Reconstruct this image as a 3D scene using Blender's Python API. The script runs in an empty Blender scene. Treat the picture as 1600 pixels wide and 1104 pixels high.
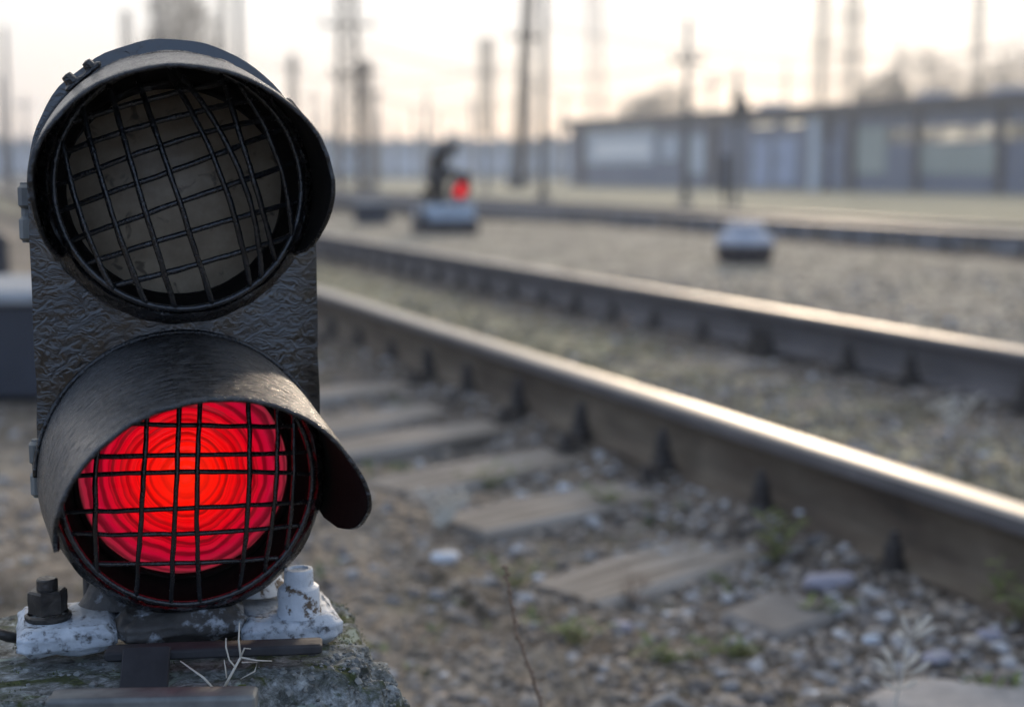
import bpy, bmesh, math, random
import numpy as np
from mathutils import Vector, Matrix, noise

# ------------------------------------------------------------------ camera, world, sun, exposure
SC = bpy.context.scene
COL = SC.collection
R = math.radians
F, H, PITCH = 2222.0, 0.79, math.atan(287 / 2222.0)      # focal length in photo pixels, eye height, tilt

cd = bpy.data.cameras.new('camera')
cd.sensor_width = 36.0
cd.lens = F / 1600 * 36
cd.clip_start, cd.clip_end = 0.05, 3000
cd.dof.use_dof = True
cd.dof.focus_distance = 1.10
cd.dof.aperture_fstop = 3.7
cd.dof.aperture_blades = 0
cam = bpy.data.objects.new('camera', cd)
COL.objects.link(cam)
cam.location = (0, 0, H)
cam.rotation_euler = (R(90) - PITCH, 0, 0)
SC.camera = cam

SUN_AZ, SUN_EL = R(11), R(15)         # azimuth to the right of the view direction (+Y)
sd = bpy.data.lights.new('sun', 'SUN')
sd.energy = 1.7
sd.angle = R(6.0)
sd.color = (1.0, 0.80, 0.60)
sun = bpy.data.objects.new('sun', sd)
COL.objects.link(sun)
sdir = Vector((math.sin(SUN_AZ) * math.cos(SUN_EL), math.cos(SUN_AZ) * math.cos(SUN_EL), math.sin(SUN_EL)))
sun.rotation_euler = sdir.to_track_quat('Z', 'Y').to_euler()
sun.location = (6, 30, 12)

W = bpy.data.worlds.new('World')
SC.world = W
W.use_nodes = True
nt = W.node_tree
nt.nodes.clear()
def wn(t, **k):
    n = nt.nodes.new(t)
    for a, b in k.items(): setattr(n, a, b)
    return n
L = nt.links.new
wout = wn('ShaderNodeOutputWorld')
bg = wn('ShaderNodeBackground')
bg.inputs['Strength'].default_value = 0.1
sky = wn('ShaderNodeTexSky')
sky.sky_type = 'NISHITA'
sky.sun_disc = False
sky.sun_elevation = SUN_EL
sky.sun_rotation = SUN_AZ
tc = wn('ShaderNodeTexCoord')
dot = wn('ShaderNodeVectorMath', operation='DOT_PRODUCT')
dot.inputs[1].default_value = sdir
nrm = wn('ShaderNodeVectorMath', operation='NORMALIZE')
L(tc.outputs['Generated'], nrm.inputs[0])
L(nrm.outputs[0], dot.inputs[0])
glow = wn('ShaderNodeMapRange', interpolation_type='SMOOTHSTEP')   # hazy brightening of thin cloud round the sun
glow.inputs['From Min'].default_value = -0.6
glow.inputs['From Max'].default_value = 1.0
L(dot.outputs['Value'], glow.inputs['Value'])
ramp = wn('ShaderNodeValToRGB')
cr = ramp.color_ramp
cr.elements[0].position = 0.0; cr.elements[0].color = (0.38, 0.54, 0.86, 1)
cr.elements[1].position = 1.0; cr.elements[1].color = (0.90, 0.865, 0.83, 1)
e = cr.elements.new(0.6); e.color = (0.52, 0.57, 0.66, 1)
e = cr.elements.new(0.9); e.color = (0.84, 0.80, 0.76, 1)
L(glow.outputs['Result'], ramp.inputs['Fac'])
# warm band near the horizon
sep = wn('ShaderNodeSeparateXYZ')
L(nrm.outputs[0], sep.inputs[0])
hz = wn('ShaderNodeMapRange')
hz.inputs['From Min'].default_value = 0.0
hz.inputs['From Max'].default_value = 0.10
hz.inputs['To Min'].default_value = 1.0
hz.inputs['To Max'].default_value = 0.0
L(sep.outputs['Z'], hz.inputs['Value'])
warm = wn('ShaderNodeMix', data_type='RGBA', blend_type='MULTIPLY')
warm.inputs['B'].default_value = (0.97, 0.80, 0.69, 1)
L(hz.outputs['Result'], warm.inputs['Factor'])
L(ramp.outputs['Color'], warm.inputs['A'])
# soft streaks of darker cloud
mp = wn('ShaderNodeMapping')
mp.inputs['Scale'].default_value = (1.2, 1.2, 5.0)
L(nrm.outputs[0], mp.inputs['Vector'])
cn = wn('ShaderNodeTexNoise')
cn.inputs['Scale'].default_value = 2.6
cn.inputs['Detail'].default_value = 6
cn.inputs['Roughness'].default_value = 0.55
cn.inputs['Distortion'].default_value = 0.4
L(mp.outputs[0], cn.inputs['Vector'])
cm = wn('ShaderNodeMapRange', interpolation_type='SMOOTHSTEP')
cm.inputs['From Min'].default_value = 0.47
cm.inputs['From Max'].default_value = 0.68
cm.inputs['To Max'].default_value = 0.5
L(cn.outputs['Fac'], cm.inputs['Value'])
cl = wn('ShaderNodeMix', data_type='RGBA')
cl.inputs['B'].default_value = (0.50, 0.54, 0.62, 1)
L(cm.outputs['Result'], cl.inputs['Factor'])
L(warm.outputs['Result'], cl.inputs['A'])
sc_ = wn('ShaderNodeVectorMath', operation='SCALE')
sc_.inputs['Scale'].default_value = 14.5
L(cl.outputs['Result'], sc_.inputs[0])
mixs = wn('ShaderNodeMix', data_type='RGBA')
mixs.inputs['Factor'].default_value = 0.86          # thin cloud covers most of the clear sky
L(sky.outputs[0], mixs.inputs['A'])
L(sc_.outputs[0], mixs.inputs['B'])
L(mixs.outputs['Result'], bg.inputs['Color'])
L(bg.outputs[0], wout.inputs['Surface'])

SC.view_settings.view_transform = 'Standard'
SC.view_settings.look = 'None'
SC.view_settings.exposure = 0.0
SC.view_settings.gamma = 1.0
SC.view_settings.use_curve_mapping = False
SC.render.engine = 'CYCLES'
SC.cycles.use_denoising = True
SC.cycles.max_bounces = 8
SC.cycles.diffuse_bounces = 3
SC.cycles.volume_bounces = 1
SC.cycles.sample_clamp_indirect = 6.0

# ------------------------------------------------------------------ helpers
def ray(px, py):
    a = (px - 800) / F; b = (552 - py) / F
    return Vector((a, math.cos(PITCH) + b * math.sin(PITCH), -math.sin(PITCH) + b * math.cos(PITCH)))
def at(px, py, Y):
    r = ray(px, py); t = Y / r.y
    return Vector((r.x * t, Y, H + r.z * t))
def atz(px, py, z=0.0):
    r = ray(px, py); t = (z - H) / r.z
    return Vector((r.x * t, r.y * t, z))
TH = R(21.886)                        # the tracks run this far left of the view direction
CT, ST = math.cos(TH), math.sin(TH)
def tr(p, s, z=0.0):                  # p across the tracks, s along them
    return Vector((p * CT - s * ST, p * ST + s * CT, z))

rng = np.random.default_rng(7)
random.seed(5)

def tag(o, label=None, cat=None, group=None, kind=None):
    if label: o['label'] = label
    if cat: o['category'] = cat
    if group: o['group'] = group
    if kind: o['kind'] = kind
    return o
def empty(name, loc=(0, 0, 0), rz=0.0):
    o = bpy.data.objects.new(name, None)
    o.empty_display_size = 0.1
    COL.objects.link(o)
    o.location = loc; o.rotation_euler = (0, 0, rz)
    return o
def link(name, me, parent=None):
    o = bpy.data.objects.new(name, me)
    COL.objects.link(o)
    if parent: o.parent = parent
    return o

class MB:
    def __init__(s): s.v = []; s.f = []
    def add(s, vs, fs):
        n = len(s.v)
        s.v += [tuple(v) for v in vs]; s.f += [tuple(i + n for i in f) for f in fs]
    def box(s, c, d, rz=0.0, rx=0.0, taper=1.0, bev=0.0):
        x, y, z = d[0] / 2, d[1] / 2, d[2] / 2
        M = Matrix.Translation(Vector(c)) @ Matrix.Rotation(rz, 4, 'Z') @ Matrix.Rotation(rx, 4, 'X')
        if bev > 0:
            b = min(bev, x * .9, y * .9, z * .9)
            vs = []
            for (hz_, ins) in ((-z, b), (-z + b, 0), (z - b, 0), (z, b)):
                t = taper if hz_ > 0 else 1
                X, Yy = (x - ins) * t, (y - ins) * t
                for (sx, sy) in ((-1, -1), (1, -1), (1, 1), (-1, 1)):
                    if sx * sy > 0: vs += [(sx * X, sy * (Yy - b), hz_), (sx * (X - b), sy * Yy, hz_)]
                    else: vs += [(sx * (X - b), sy * Yy, hz_), (sx * X, sy * (Yy - b), hz_)]
            fs = []
            for k in range(3):
                for i in range(8):
                    j = (i + 1) % 8
                    fs.append((k * 8 + i, k * 8 + j, k * 8 + 8 + j, k * 8 + 8 + i))
            fs += [tuple(range(7, -1, -1)), tuple(range(24, 32))]
            s.add([M @ Vector(v) for v in vs], fs); return
        vs = [(sx * x * (taper if sz > 0 else 1), sy * y * (taper if sz > 0 else 1), sz * z) for sz in (-1, 1) for sy in (-1, 1) for sx in (-1, 1)]
        s.add([M @ Vector(v) for v in vs], [(0, 2, 3, 1), (4, 5, 7, 6), (0, 1, 5, 4), (2, 6, 7, 3), (0, 4, 6, 2), (1, 3, 7, 5)])
    def tube(s, pts, r, n=8, cap=True):
        pts = [Vector(p) for p in pts]
        rs = r if hasattr(r, '__len__') else [r] * len(pts)
        vs = []; fs = []
        up = None
        for i, p in enumerate(pts):
            t = (pts[min(i + 1, len(pts) - 1)] - pts[max(i - 1, 0)]).normalized()
            if up is None:
                up = Vector((0, 0, 1)) if abs(t.z) < .9 else Vector((1, 0, 0))
            a = (up - t * up.dot(t)).normalized(); up = a
            b = t.cross(a)
            for k in range(n):
                q = 2 * math.pi * k / n
                vs.append(p + (a * math.cos(q) + b * math.sin(q)) * rs[i])
        for i in range(len(pts) - 1):
            for k in range(n):
                j = (k + 1) % n
                fs.append((i * n + k, i * n + j, (i + 1) * n + j, (i + 1) * n + k))
        if cap:
            fs.append(tuple(range(n - 1, -1, -1))); m = (len(pts) - 1) * n
            fs.append(tuple(range(m, m + n)))
        s.add(vs, fs)
    def lathe(s, prof, n=32, M=Matrix(), closed=False, jit=0.0, seed=0):   # prof: (r, z) round local z
        vs = []; fs = []
        for i, (r, z) in enumerate(prof):
            for k in range(n):
                q = 2 * math.pi * k / n
                rr = r + (jit * noise.noise(Vector((math.cos(q) * 6, math.sin(q) * 6, i * .7 + seed))) if jit and r > 1e-5 else 0)
                vs.append(M @ Vector((rr * math.cos(q), rr * math.sin(q), z)))
        m = len(prof)
        for i in range(m if closed else m - 1):
            i2 = (i + 1) % m
            for k in range(n):
                j = (k + 1) % n
                fs.append((i * n + k, i * n + j, i2 * n + j, i2 * n + k))
        s.add(vs, fs)
    def build(s, name, mat, parent=None, smooth=False, loc=None, bevel=0.0):
        me = bpy.data.meshes.new(name)
        me.from_pydata(s.v, [], s.f)
        bm = bmesh.new(); bm.from_mesh(me)
        bmesh.ops.remove_doubles(bm, verts=bm.verts, dist=1e-6)
        bmesh.ops.recalc_face_normals(bm, faces=bm.faces)
        bm.to_mesh(me); bm.free()
        for m_ in (mat if isinstance(mat, (list, tuple)) else [mat]): me.materials.append(m_)
        if smooth: me.shade_smooth()
        o = link(name, me, parent)
        if loc is not None: o.location = loc
        if smooth == 'auto':
            try: me.set_sharp_from_angle(angle=R(35))
            except Exception: pass
        return o

def mat(name, cols, scale=5.0, rough=0.8, rv=0.0, metal=0.0, bump=0.0, bscale=None, bdist=0.01, detail=6, stretch=None,
        spec=0.5, coat=0.0, coords='Object', distort=0.3, wear=None, spread=(0.32, 0.68), ior=1.5, wsoft=.04):
    """colour from a noise ramp through cols, roughness variation rv, bump; wear=(colour, scale, threshold, roughness)"""
    m = bpy.data.materials.new(name); m.use_nodes = True
    t = m.node_tree; N = t.nodes; K = t.links.new
    b = N['Principled BSDF']
    co = N.new('ShaderNodeTexCoord'); src = co.outputs[coords]
    if stretch:
        mp_ = N.new('ShaderNodeMapping'); mp_.inputs['Scale'].default_value = stretch
        K(src, mp_.inputs['Vector']); src = mp_.outputs[0]
    def nz(sc__, det=detail, rgh=0.6, dst=distort):
        n = N.new('ShaderNodeTexNoise'); n.inputs['Scale'].default_value = sc__; n.inputs['Detail'].default_value = det
        n.inputs['Roughness'].default_value = rgh; n.inputs['Distortion'].default_value = dst
        K(src, n.inputs['Vector']); return n
    n1 = nz(scale)
    rp = N.new('ShaderNodeValToRGB'); r = rp.color_ramp
    k = len(cols)
    r.elements[0].position = spread[0]; r.elements[0].color = (*cols[0], 1)
    r.elements[1].position = spread[1]; r.elements[1].color = (*cols[-1], 1)
    for i in range(1, k - 1):
        e_ = r.elements.new(spread[0] + (spread[1] - spread[0]) * i / (k - 1)); e_.color = (*cols[i], 1)
    K(n1.outputs['Fac'], rp.inputs['Fac'])
    colour = rp.outputs['Color']
    b.inputs['Metallic'].default_value = metal
    b.inputs['Specular IOR Level'].default_value = spec
    b.inputs['Coat Weight'].default_value = coat
    b.inputs['IOR'].default_value = ior
    b.inputs['Coat Roughness'].default_value = 0.15
    rough_out = None
    if rv:
        mr = N.new('ShaderNodeMapRange'); mr.inputs['From Min'].default_value = .3; mr.inputs['From Max'].default_value = .7
        mr.inputs['To Min'].default_value = max(0.02, rough - rv); mr.inputs['To Max'].default_value = min(1, rough + rv)
        n2 = nz(scale * 2.3); K(n2.outputs['Fac'], mr.inputs['Value']); rough_out = mr.outputs[0]
    else: b.inputs['Roughness'].default_value = rough
    if wear:
        wc, ws, wt, wr = wear
        n3 = nz(ws, 8, .65, .2)
        mk = N.new('ShaderNodeMapRange'); mk.inputs['From Min'].default_value = wt; mk.inputs['From Max'].default_value = wt + wsoft
        K(n3.outputs['Fac'], mk.inputs['Value'])
        mx = N.new('ShaderNodeMix'); mx.data_type = 'RGBA'; mx.inputs['B'].default_value = (*wc, 1)
        K(mk.outputs[0], mx.inputs['Factor']); K(colour, mx.inputs['A']); colour = mx.outputs['Result']
        mr2 = N.new('ShaderNodeMix'); mr2.inputs['A'].default_value = rough; mr2.inputs['B'].default_value = wr
        if rough_out: K(rough_out, mr2.inputs['A'])
        K(mk.outputs[0], mr2.inputs['Factor']); rough_out = mr2.outputs['Result']
    if rough_out: K(rough_out, b.inputs['Roughness'])
    K(colour, b.inputs['Base Color'])
    if bump:
        nb = nz(bscale or scale * 4, 5, .55)
        bp = N.new('ShaderNodeBump'); bp.inputs['Strength'].default_value = bump; bp.inputs['Distance'].default_value = bdist
        K(nb.outputs['Fac'], bp.inputs['Height'])
        if wear:
            bp2 = N.new('ShaderNodeBump'); bp2.inputs['Strength'].default_value = .5; bp2.inputs['Distance'].default_value = bdist * .5
            bp2.invert = True
            K(mk.outputs[0], bp2.inputs['Height']); K(bp.outputs[0], bp2.inputs['Normal']); K(bp2.outputs[0], b.inputs['Normal'])
        else: K(bp.outputs[0], b.inputs['Normal'])
    return m

def island_mat(name, cols, rough=0.8, bump=0.3, bscale=150, trans=False):
    m = bpy.data.materials.new(name); m.use_nodes = True
    t = m.node_tree; N = t.nodes; K = t.links.new; b = N['Principled BSDF']
    g = N.new('ShaderNodeNewGeometry')
    rp = N.new('ShaderNodeValToRGB'); r = rp.color_ramp
    k = len(cols)
    r.elements[0].position = 0; r.elements[0].color = (*cols[0], 1)
    r.elements[1].position = 1; r.elements[1].color = (*cols[-1], 1)
    for i in range(1, k - 1):
        e_ = r.elements.new(i / (k - 1)); e_.color = (*cols[i], 1)
    K(g.outputs['Random Per Island'], rp.inputs['Fac'])
    co = N.new('ShaderNodeTexCoord'); n = N.new('ShaderNodeTexNoise'); n.inputs['Scale'].default_value = bscale; n.inputs['Detail'].default_value = 5
    K(co.outputs['Object'], n.inputs['Vector'])
    mx = N.new('ShaderNodeMix'); mx.data_type = 'RGBA'; mx.blend_type = 'MULTIPLY'; mx.inputs['Factor'].default_value = .6
    K(rp.outputs[0], mx.inputs['A']); K(n.outputs['Fac'], mx.inputs['B'])
    sc2 = N.new('ShaderNodeVectorMath'); sc2.operation = 'SCALE'; sc2.inputs['Scale'].default_value = 1.35
    K(mx.outputs['Result'], sc2.inputs[0]); K(sc2.outputs[0], b.inputs['Base Color'])
    b.inputs['Roughness'].default_value = rough
    bp = N.new('ShaderNodeBump'); bp.inputs['Strength'].default_value = bump; bp.inputs['Distance'].default_value = .003
    K(n.outputs['Fac'], bp.inputs['Height']); K(bp.outputs[0], b.inputs['Normal'])
    if trans: b.inputs['Subsurface Weight'].default_value = 0.0
    return m

M = {}
M['plate'] = mat('wrinkled_black_paint', [(.001, .0012, .0018), (.003, .0034, .0045)], 60, rough=.09, rv=.03, bump=1.0, bscale=82, bdist=.0019, distort=2.2, spec=.5, coat=.0, detail=3, ior=1.85,
                 stretch=(0.85, 1, 1.1))
_t = M['plate'].node_tree; _b = [n for n in _t.nodes if n.type == 'BUMP'][0]      # paint thick and rippled in places, run smooth in others
_n = _t.nodes.new('ShaderNodeTexNoise'); _n.inputs['Scale'].default_value = 16; _n.inputs['Detail'].default_value = 4
_r = _t.nodes.new('ShaderNodeMapRange'); _r.inputs['From Min'].default_value = .38; _r.inputs['From Max'].default_value = .62; _r.inputs['To Min'].default_value = .18; _r.inputs['To Max'].default_value = 1.0
_c = [n for n in _t.nodes if n.type == 'TEX_COORD'][0]
_t.links.new(_c.outputs['Object'], _n.inputs['Vector']); _t.links.new(_n.outputs['Fac'], _r.inputs['Value']); _t.links.new(_r.outputs[0], _b.inputs['Strength'])
M['hood'] = mat('brushed_black_paint', [(.003, .003, .003), (.012, .011, .010)], 40, rough=.24, rv=.10, bump=1.0, bscale=36, bdist=.0050, stretch=(1.8, 7, 1.8), spec=.6, ior=1.85, wear=((.002, .002, .002), 42, .56, .8), detail=4, distort=.5)
M['hood_inner'] = mat('matt_black_paint', [(.0035, .0033, .003), (.009, .008, .007)], 60, rough=.95, bump=.6, bscale=260, bdist=.001, spec=.08)
M['ring'] = mat('thick_black_paint', [(.004, .0045, .006), (.012, .012, .013)], 45, rough=.25, rv=.1, bump=1.0, bscale=95, bdist=.0028, distort=1.2, spec=.5, ior=1.6)
M['wire'] = mat('painted_wire', [(.008, .009, .010), (.020, .022, .026)], 80, rough=.22, rv=.1, bump=.8, bscale=300, bdist=.0010, spec=.5, ior=1.6)
M['white_paint'] = mat('worn_white_paint', [(.36, .40, .44), (.58, .62, .66)], 40, rough=.55, bump=.7, bscale=160, bdist=.002,
                       wear=((.085, .085, .085), 130, .52, .8), wsoft=.14)
M['white_nut'] = mat('chipped_white_paint', [(.46, .50, .54), (.66, .70, .74)], 40, rough=.5, bump=.6, bscale=160, bdist=.002, wear=((.12, .085, .055), 75, .545, .8), wsoft=.06)
M['dark_worn'] = mat('grimy_grey_paint', [(.030, .028, .026), (.075, .07, .064)], 30, rough=.6, rv=.15, bump=.6, bscale=180, bdist=.002,
                     wear=((.34, .37, .40), 50, .54, .6), wsoft=.10)
M['nut'] = mat('oily_steel', [(.03, .028, .027), (.075, .068, .06)], 60, rough=.42, rv=.1, metal=.5, bump=.5, bscale=220, bdist=.0012)
M['strip'] = mat('dark_steel_bar', [(.022, .023, .026), (.050, .050, .054)], 25, rough=.75, rv=.1, metal=.3, bump=.4, bscale=140, bdist=.001)
M['galv'] = mat('weathered_zinc', [(.10, .105, .105), (.24, .25, .24)], 20, rough=.6, rv=.1, metal=.5, bump=.3, bscale=100, bdist=.001)
M['concrete_pale'] = mat('pale_concrete', [(.26, .27, .28), (.42, .43, .43)], 6, rough=.85, bump=.5, bscale=40, bdist=.01)
M['dark_box'] = mat('dark_blue_steel', [(.020, .024, .034), (.042, .046, .058)], 4, rough=.5, bump=.2, bscale=20)
M['rail_top'] = mat('polished_rail_steel', [(.38, .36, .33), (.50, .475, .435)], 3, rough=.50, rv=.06, metal=1.0, stretch=(14, .7, 14), bump=.10, bscale=6, bdist=.002)
M['rail_rust'] = mat('rusty_rail_side', [(.035, .025, .018), (.085, .062, .042), (.125, .098, .068), (.20, .155, .11)], 7, rough=.74, rv=.1, bump=.8, bscale=45, bdist=.004, stretch=(1, .45, 1), detail=10, spread=(.28, .74))
M['rail_grey'] = mat('dull_rail_side', [(.075, .070, .072), (.13, .12, .12)], 4, rough=.6, rv=.1, bump=.3, bscale=30)
M['bolt'] = mat('greasy_bolt_steel', [(.016, .014, .014), (.045, .036, .03)], 50, rough=.6, bump=.4, bscale=120, bdist=.002)
M['sleeper'] = mat('weathered_sleeper_wood', [(.06, .05, .04), (.17, .148, .12), (.27, .24, .205), (.34, .31, .27)], 6, rough=.88, stretch=(.35, 4, 4), bump=1.0, bscale=20, bdist=.010, detail=9)
M['sleeper_dark'] = mat('oiled_sleeper_wood', [(.045, .038, .034), (.10, .085, .07)], 6, rough=.85, stretch=(.35, 4, 4), bump=.8, bscale=22, bdist=.006)

# ------------------------------------------------------------------ the ground
P1, P2 = 1.775, 3.375                   # head centres of the near track's rails (across-track metres)
P3, P4 = 9.42, 11.02
SKEW = R(19)
SLEEP = 0.475
S0 = 2.20
def fbm(x, y, sc, seed=0.0):
    return noise.fractal(Vector((x * sc + seed, y * sc - seed, seed)), 0.6, 2.1, 4)
def gh(x, y):
    p = x * CT + y * ST
    d = math.hypot(x, y)
    z = -0.012
    if d < 60:
        z += 0.016 * fbm(x, y, 1.1) + 0.008 * fbm(x, y, 5.0, 3.3)
        if d < 9: z += 0.004 * fbm(x, y, 19.0, 8.1)
    if .9 < p < 1.6: z += -0.026 * math.sin(math.pi * (p - .9) / .7)
    elif 1.6 <= p < P1 + .02: z += .034 * min(1, (p - 1.6) / .08) * (.75 + .5 * fbm(x, y, 3.0, 6.0))
    elif P1 <= p <= P2: z += .012 * min(1, (p - P1) / .25)
    elif p > P3 + .06 and p < 13.5 and y > 4: z += .135 * min(1, (p - P3 - .06) / .1) * min(1, (13.5 - p) / 1.5)
    elif p > 4.2 and p < 8.8: z += 0.03 * math.sin((p - 4.2) / 4.6 * math.pi)
    elif p < 1.0: z += -0.02 + 0.02 * math.exp(-((x + .3) ** 2 + (y - 1.2) ** 2) / .8)
    if d > 21: z -= min((d - 21) * 0.02, 0.62)        # the yard drops a little towards the buildings
    return z
def axis(lo, hi, dense, step, g=1.16):
    a = list(np.arange(dense[0], dense[1] + 1e-6, step))
    s = step; v = dense[1]
    while v < hi: s *= g; v += s; a.append(v)
    s = step; v = dense[0]
    while v > lo: s *= g; v -= s; a.insert(0, v)
    return a
def build_ground():
    xs = axis(-700, 700, (-1.6, 3.6), 0.022)
    ys = axis(-60, 900, (1.6, 7.0), 0.022)
    nx, ny = len(xs), len(ys)
    co = np.empty((ny, nx, 3), np.float32)
    for j, y in enumerate(ys):
        for i, x in enumerate(xs):
            co[j, i] = (x, y, gh(x, y))
    idx = np.arange(nx * ny).reshape(ny, nx)
    q = np.stack([idx[:-1, :-1], idx[:-1, 1:], idx[1:, 1:], idx[1:, :-1]], -1).reshape(-1, 4)
    me = bpy.data.meshes.new('ground')
    me.vertices.add(nx * ny); me.vertices.foreach_set('co', co.ravel())
    me.loops.add(q.size); me.loops.foreach_set('vertex_index', q.ravel().astype(np.int32))
    me.polygons.add(len(q)); me.polygons.foreach_set('loop_start', np.arange(0, q.size, 4, dtype=np.int32))
    me.update(calc_edges=True)
    me.shade_smooth()
    m = bpy.data.materials.new('trodden_ballast_earth'); m.use_nodes = True
    t = m.node_tree; N = t.nodes; K = t.links.new; b = N['Principled BSDF']
    co_ = N.new('ShaderNodeTexCoord')
    def nz(s_, d_, r_=.6, dist=.3):
        n = N.new('ShaderNodeTexNoise'); n.inputs['Scale'].default_value = s_; n.inputs['Detail'].default_value = d_
        n.inputs['Roughness'].default_value = r_; n.inputs['Distortion'].default_value = dist
        K(co_.outputs['Object'], n.inputs['Vector']); return n
    def rampn(src, cols):
        r_ = N.new('ShaderNodeValToRGB')
        r_.color_ramp.elements[0].position = cols[0][0]; r_.color_ramp.elements[0].color = (*cols[0][1], 1)
        r_.color_ramp.elements[1].position = cols[-1][0]; r_.color_ramp.elements[1].color = (*cols[-1][1], 1)
        for p_, c_ in cols[1:-1]:
            e_ = r_.color_ramp.elements.new(p_); e_.color = (*c_, 1)
        K(src, r_.inputs['Fac']); return r_
    def mixc(fac, a, bb, mode='MIX'):
        x = N.new('ShaderNodeMix'); x.data_type = 'RGBA'; x.blend_type = mode
        if isinstance(fac, float): x.inputs['Factor'].default_value = fac
        else: K(fac, x.inputs['Factor'])
        K(a, x.inputs['A'])
        if isinstance(bb, tuple): x.inputs['B'].default_value = (*bb, 1)
        else: K(bb, x.inputs['B'])
        return x.outputs['Result']
    def mr(src, a, c, lo=0., hi=1.):
        x = N.new('ShaderNodeMapRange'); x.interpolation_type = 'SMOOTHSTEP'
        x.inputs['From Min'].default_value = a; x.inputs['From Max'].default_value = c
        x.inputs['To Min'].default_value = lo; x.inputs['To Max'].default_value = hi
        K(src, x.inputs['Value']); return x.outputs[0]
    fine = nz(30, 10, .72, .5)
    base = rampn(fine.outputs['Fac'], [(.33, (.050, .041, .032)), (.45, (.17, .140, .108)), (.56, (.34, .285, .225)), (.69, (.52, .46, .39))])
    patch = nz(1.7, 6)
    sand = mixc(mr(patch.outputs['Fac'], .42, .62, 0, .55), base.outputs[0], (.34, .29, .225))
    moss = nz(2.6, 7, .6); 
    c2 = mixc(mr(moss.outputs['Fac'], .54, .70, 0, .5), sand, (.105, .115, .055))
    # across-track coordinate: pale sandy strip by the far track, lighter grassy strip between the rails
    sepx = N.new('ShaderNodeSeparateXYZ'); K(co_.outputs['Object'], sepx.inputs[0])
    mp1 = N.new('ShaderNodeMath'); mp1.operation = 'MULTIPLY'; mp1.inputs[1].default_value = CT; K(sepx.outputs['X'], mp1.inputs[0])
    mp2 = N.new('ShaderNodeMath'); mp2.operation = 'MULTIPLY_ADD'; mp2.inputs[1].default_value = ST; K(sepx.outputs['Y'], mp2.inputs[0]); K(mp1.outputs[0], mp2.inputs[2])
    P = mp2.outputs[0]
    blotch = nz(5.5, 8, .65)
    pale = rampn(blotch.outputs['Fac'], [(.34, (.20, .175, .14)), (.5, (.42, .38, .30)), (.66, (.55, .51, .43))])
    c3 = mixc(mr(P, 3.45, 4.2, 0, .75), c2, pale.outputs[0])
    c4 = mixc(mr(P, 9.5, 9.9, 0, .85), c3, (.62, .55, .43))
    straw = rampn(blotch.outputs['Fac'], [(.36, (.15, .14, .09)), (.5, (.34, .32, .21)), (.66, (.50, .46, .34))])
    far = nz(.22, 6)
    c5 = mixc(mr(P, 13.0, 16.0, 0, .9), c4, straw.outputs[0])
    inner = N.new('ShaderNodeMath'); inner.operation = 'MULTIPLY'
    K(mr(P, P1 + .10, P1 + .5), inner.inputs[0]); K(mr(P, P2 - .6, P2 - .15, 1, 0), inner.inputs[1])
    inn2 = N.new('ShaderNodeMath'); inn2.operation = 'MULTIPLY'; K(inner.outputs[0], inn2.inputs[0]); inn2.inputs[1].default_value = .85
    c6 = mixc(inn2.outputs[0], c5, straw.outputs[0])
    # oily dirt along the foot of the rails
    oil = N.new('ShaderNodeMath'); oil.operation = 'MULTIPLY'
    K(mr(P, P1 - .75, P1 - .15), oil.inputs[0]); K(mr(P, P1 + .05, P1 + .3, 1, 0), oil.inputs[1])
    oil2 = N.new('ShaderNodeMath'); oil2.operation = 'MULTIPLY'; K(oil.outputs[0], oil2.inputs[0]); oil2.inputs[1].default_value = .7
    c7 = mixc(oil2.outputs[0], c6, (.062, .052, .046))
    oilb = N.new('ShaderNodeMath'); oilb.operation = 'MULTIPLY'
    K(mr(P, P2 - .65, P2 - .25), oilb.inputs[0]); K(mr(P, P2 + .1, P2 + .3, 1, 0), oilb.inputs[1])
    oilb2 = N.new('ShaderNodeMath'); oilb2.operation = 'MULTIPLY'; K(oilb.outputs[0], oilb2.inputs[0]); oilb2.inputs[1].default_value = .75
    c8 = mixc(oilb2.outputs[0], c7, (.06, .05, .046))
    oilc = N.new('ShaderNodeMath'); oilc.operation = 'MULTIPLY'
    K(mr(P, P3 - .9, P3 - .45), oilc.inputs[0]); K(mr(P, P3, P3 + .25, 1, 0), oilc.inputs[1])
    oilc2 = N.new('ShaderNodeMath'); oilc2.operation = 'MULTIPLY'; K(oilc.outputs[0], oilc2.inputs[0]); oilc2.inputs[1].default_value = .8
    c9 = mixc(oilc2.outputs[0], c8, (.055, .046, .044))
    clod = nz(7.5, 5, .6, .8)
    tone = rampn(clod.outputs['Fac'], [(.34, (.50, .48, .46)), (.5, (1, 1, 1)), (.66, (1.35, 1.32, 1.26))])
    big = nz(2.1, 4, .55, .6)
    tone2 = rampn(big.outputs['Fac'], [(.36, (.66, .66, .64)), (.5, (1, 1, 1)), (.64, (1.2, 1.17, 1.10))])
    c9 = mixc(1.0, mixc(1.0, c9, tone.outputs[0], 'MULTIPLY'), tone2.outputs[0], 'MULTIPLY')
    K(c9, b.inputs['Base Color'])
    b.inputs['Roughness'].default_value = .93
    b.inputs['Specular IOR Level'].default_value = .3
    bn = nz(75, 8, .7)
    bp = N.new('ShaderNodeBump'); bp.inputs['Strength'].default_value = .9; bp.inputs['Distance'].default_value = .012
    K(bn.outputs['Fac'], bp.inputs['Height']); K(bp.outputs[0], b.inputs['Normal'])
    me.materials.append(m)
    o = link('ground', me); o['kind'] = 'structure'
    return o
build_ground()

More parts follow.
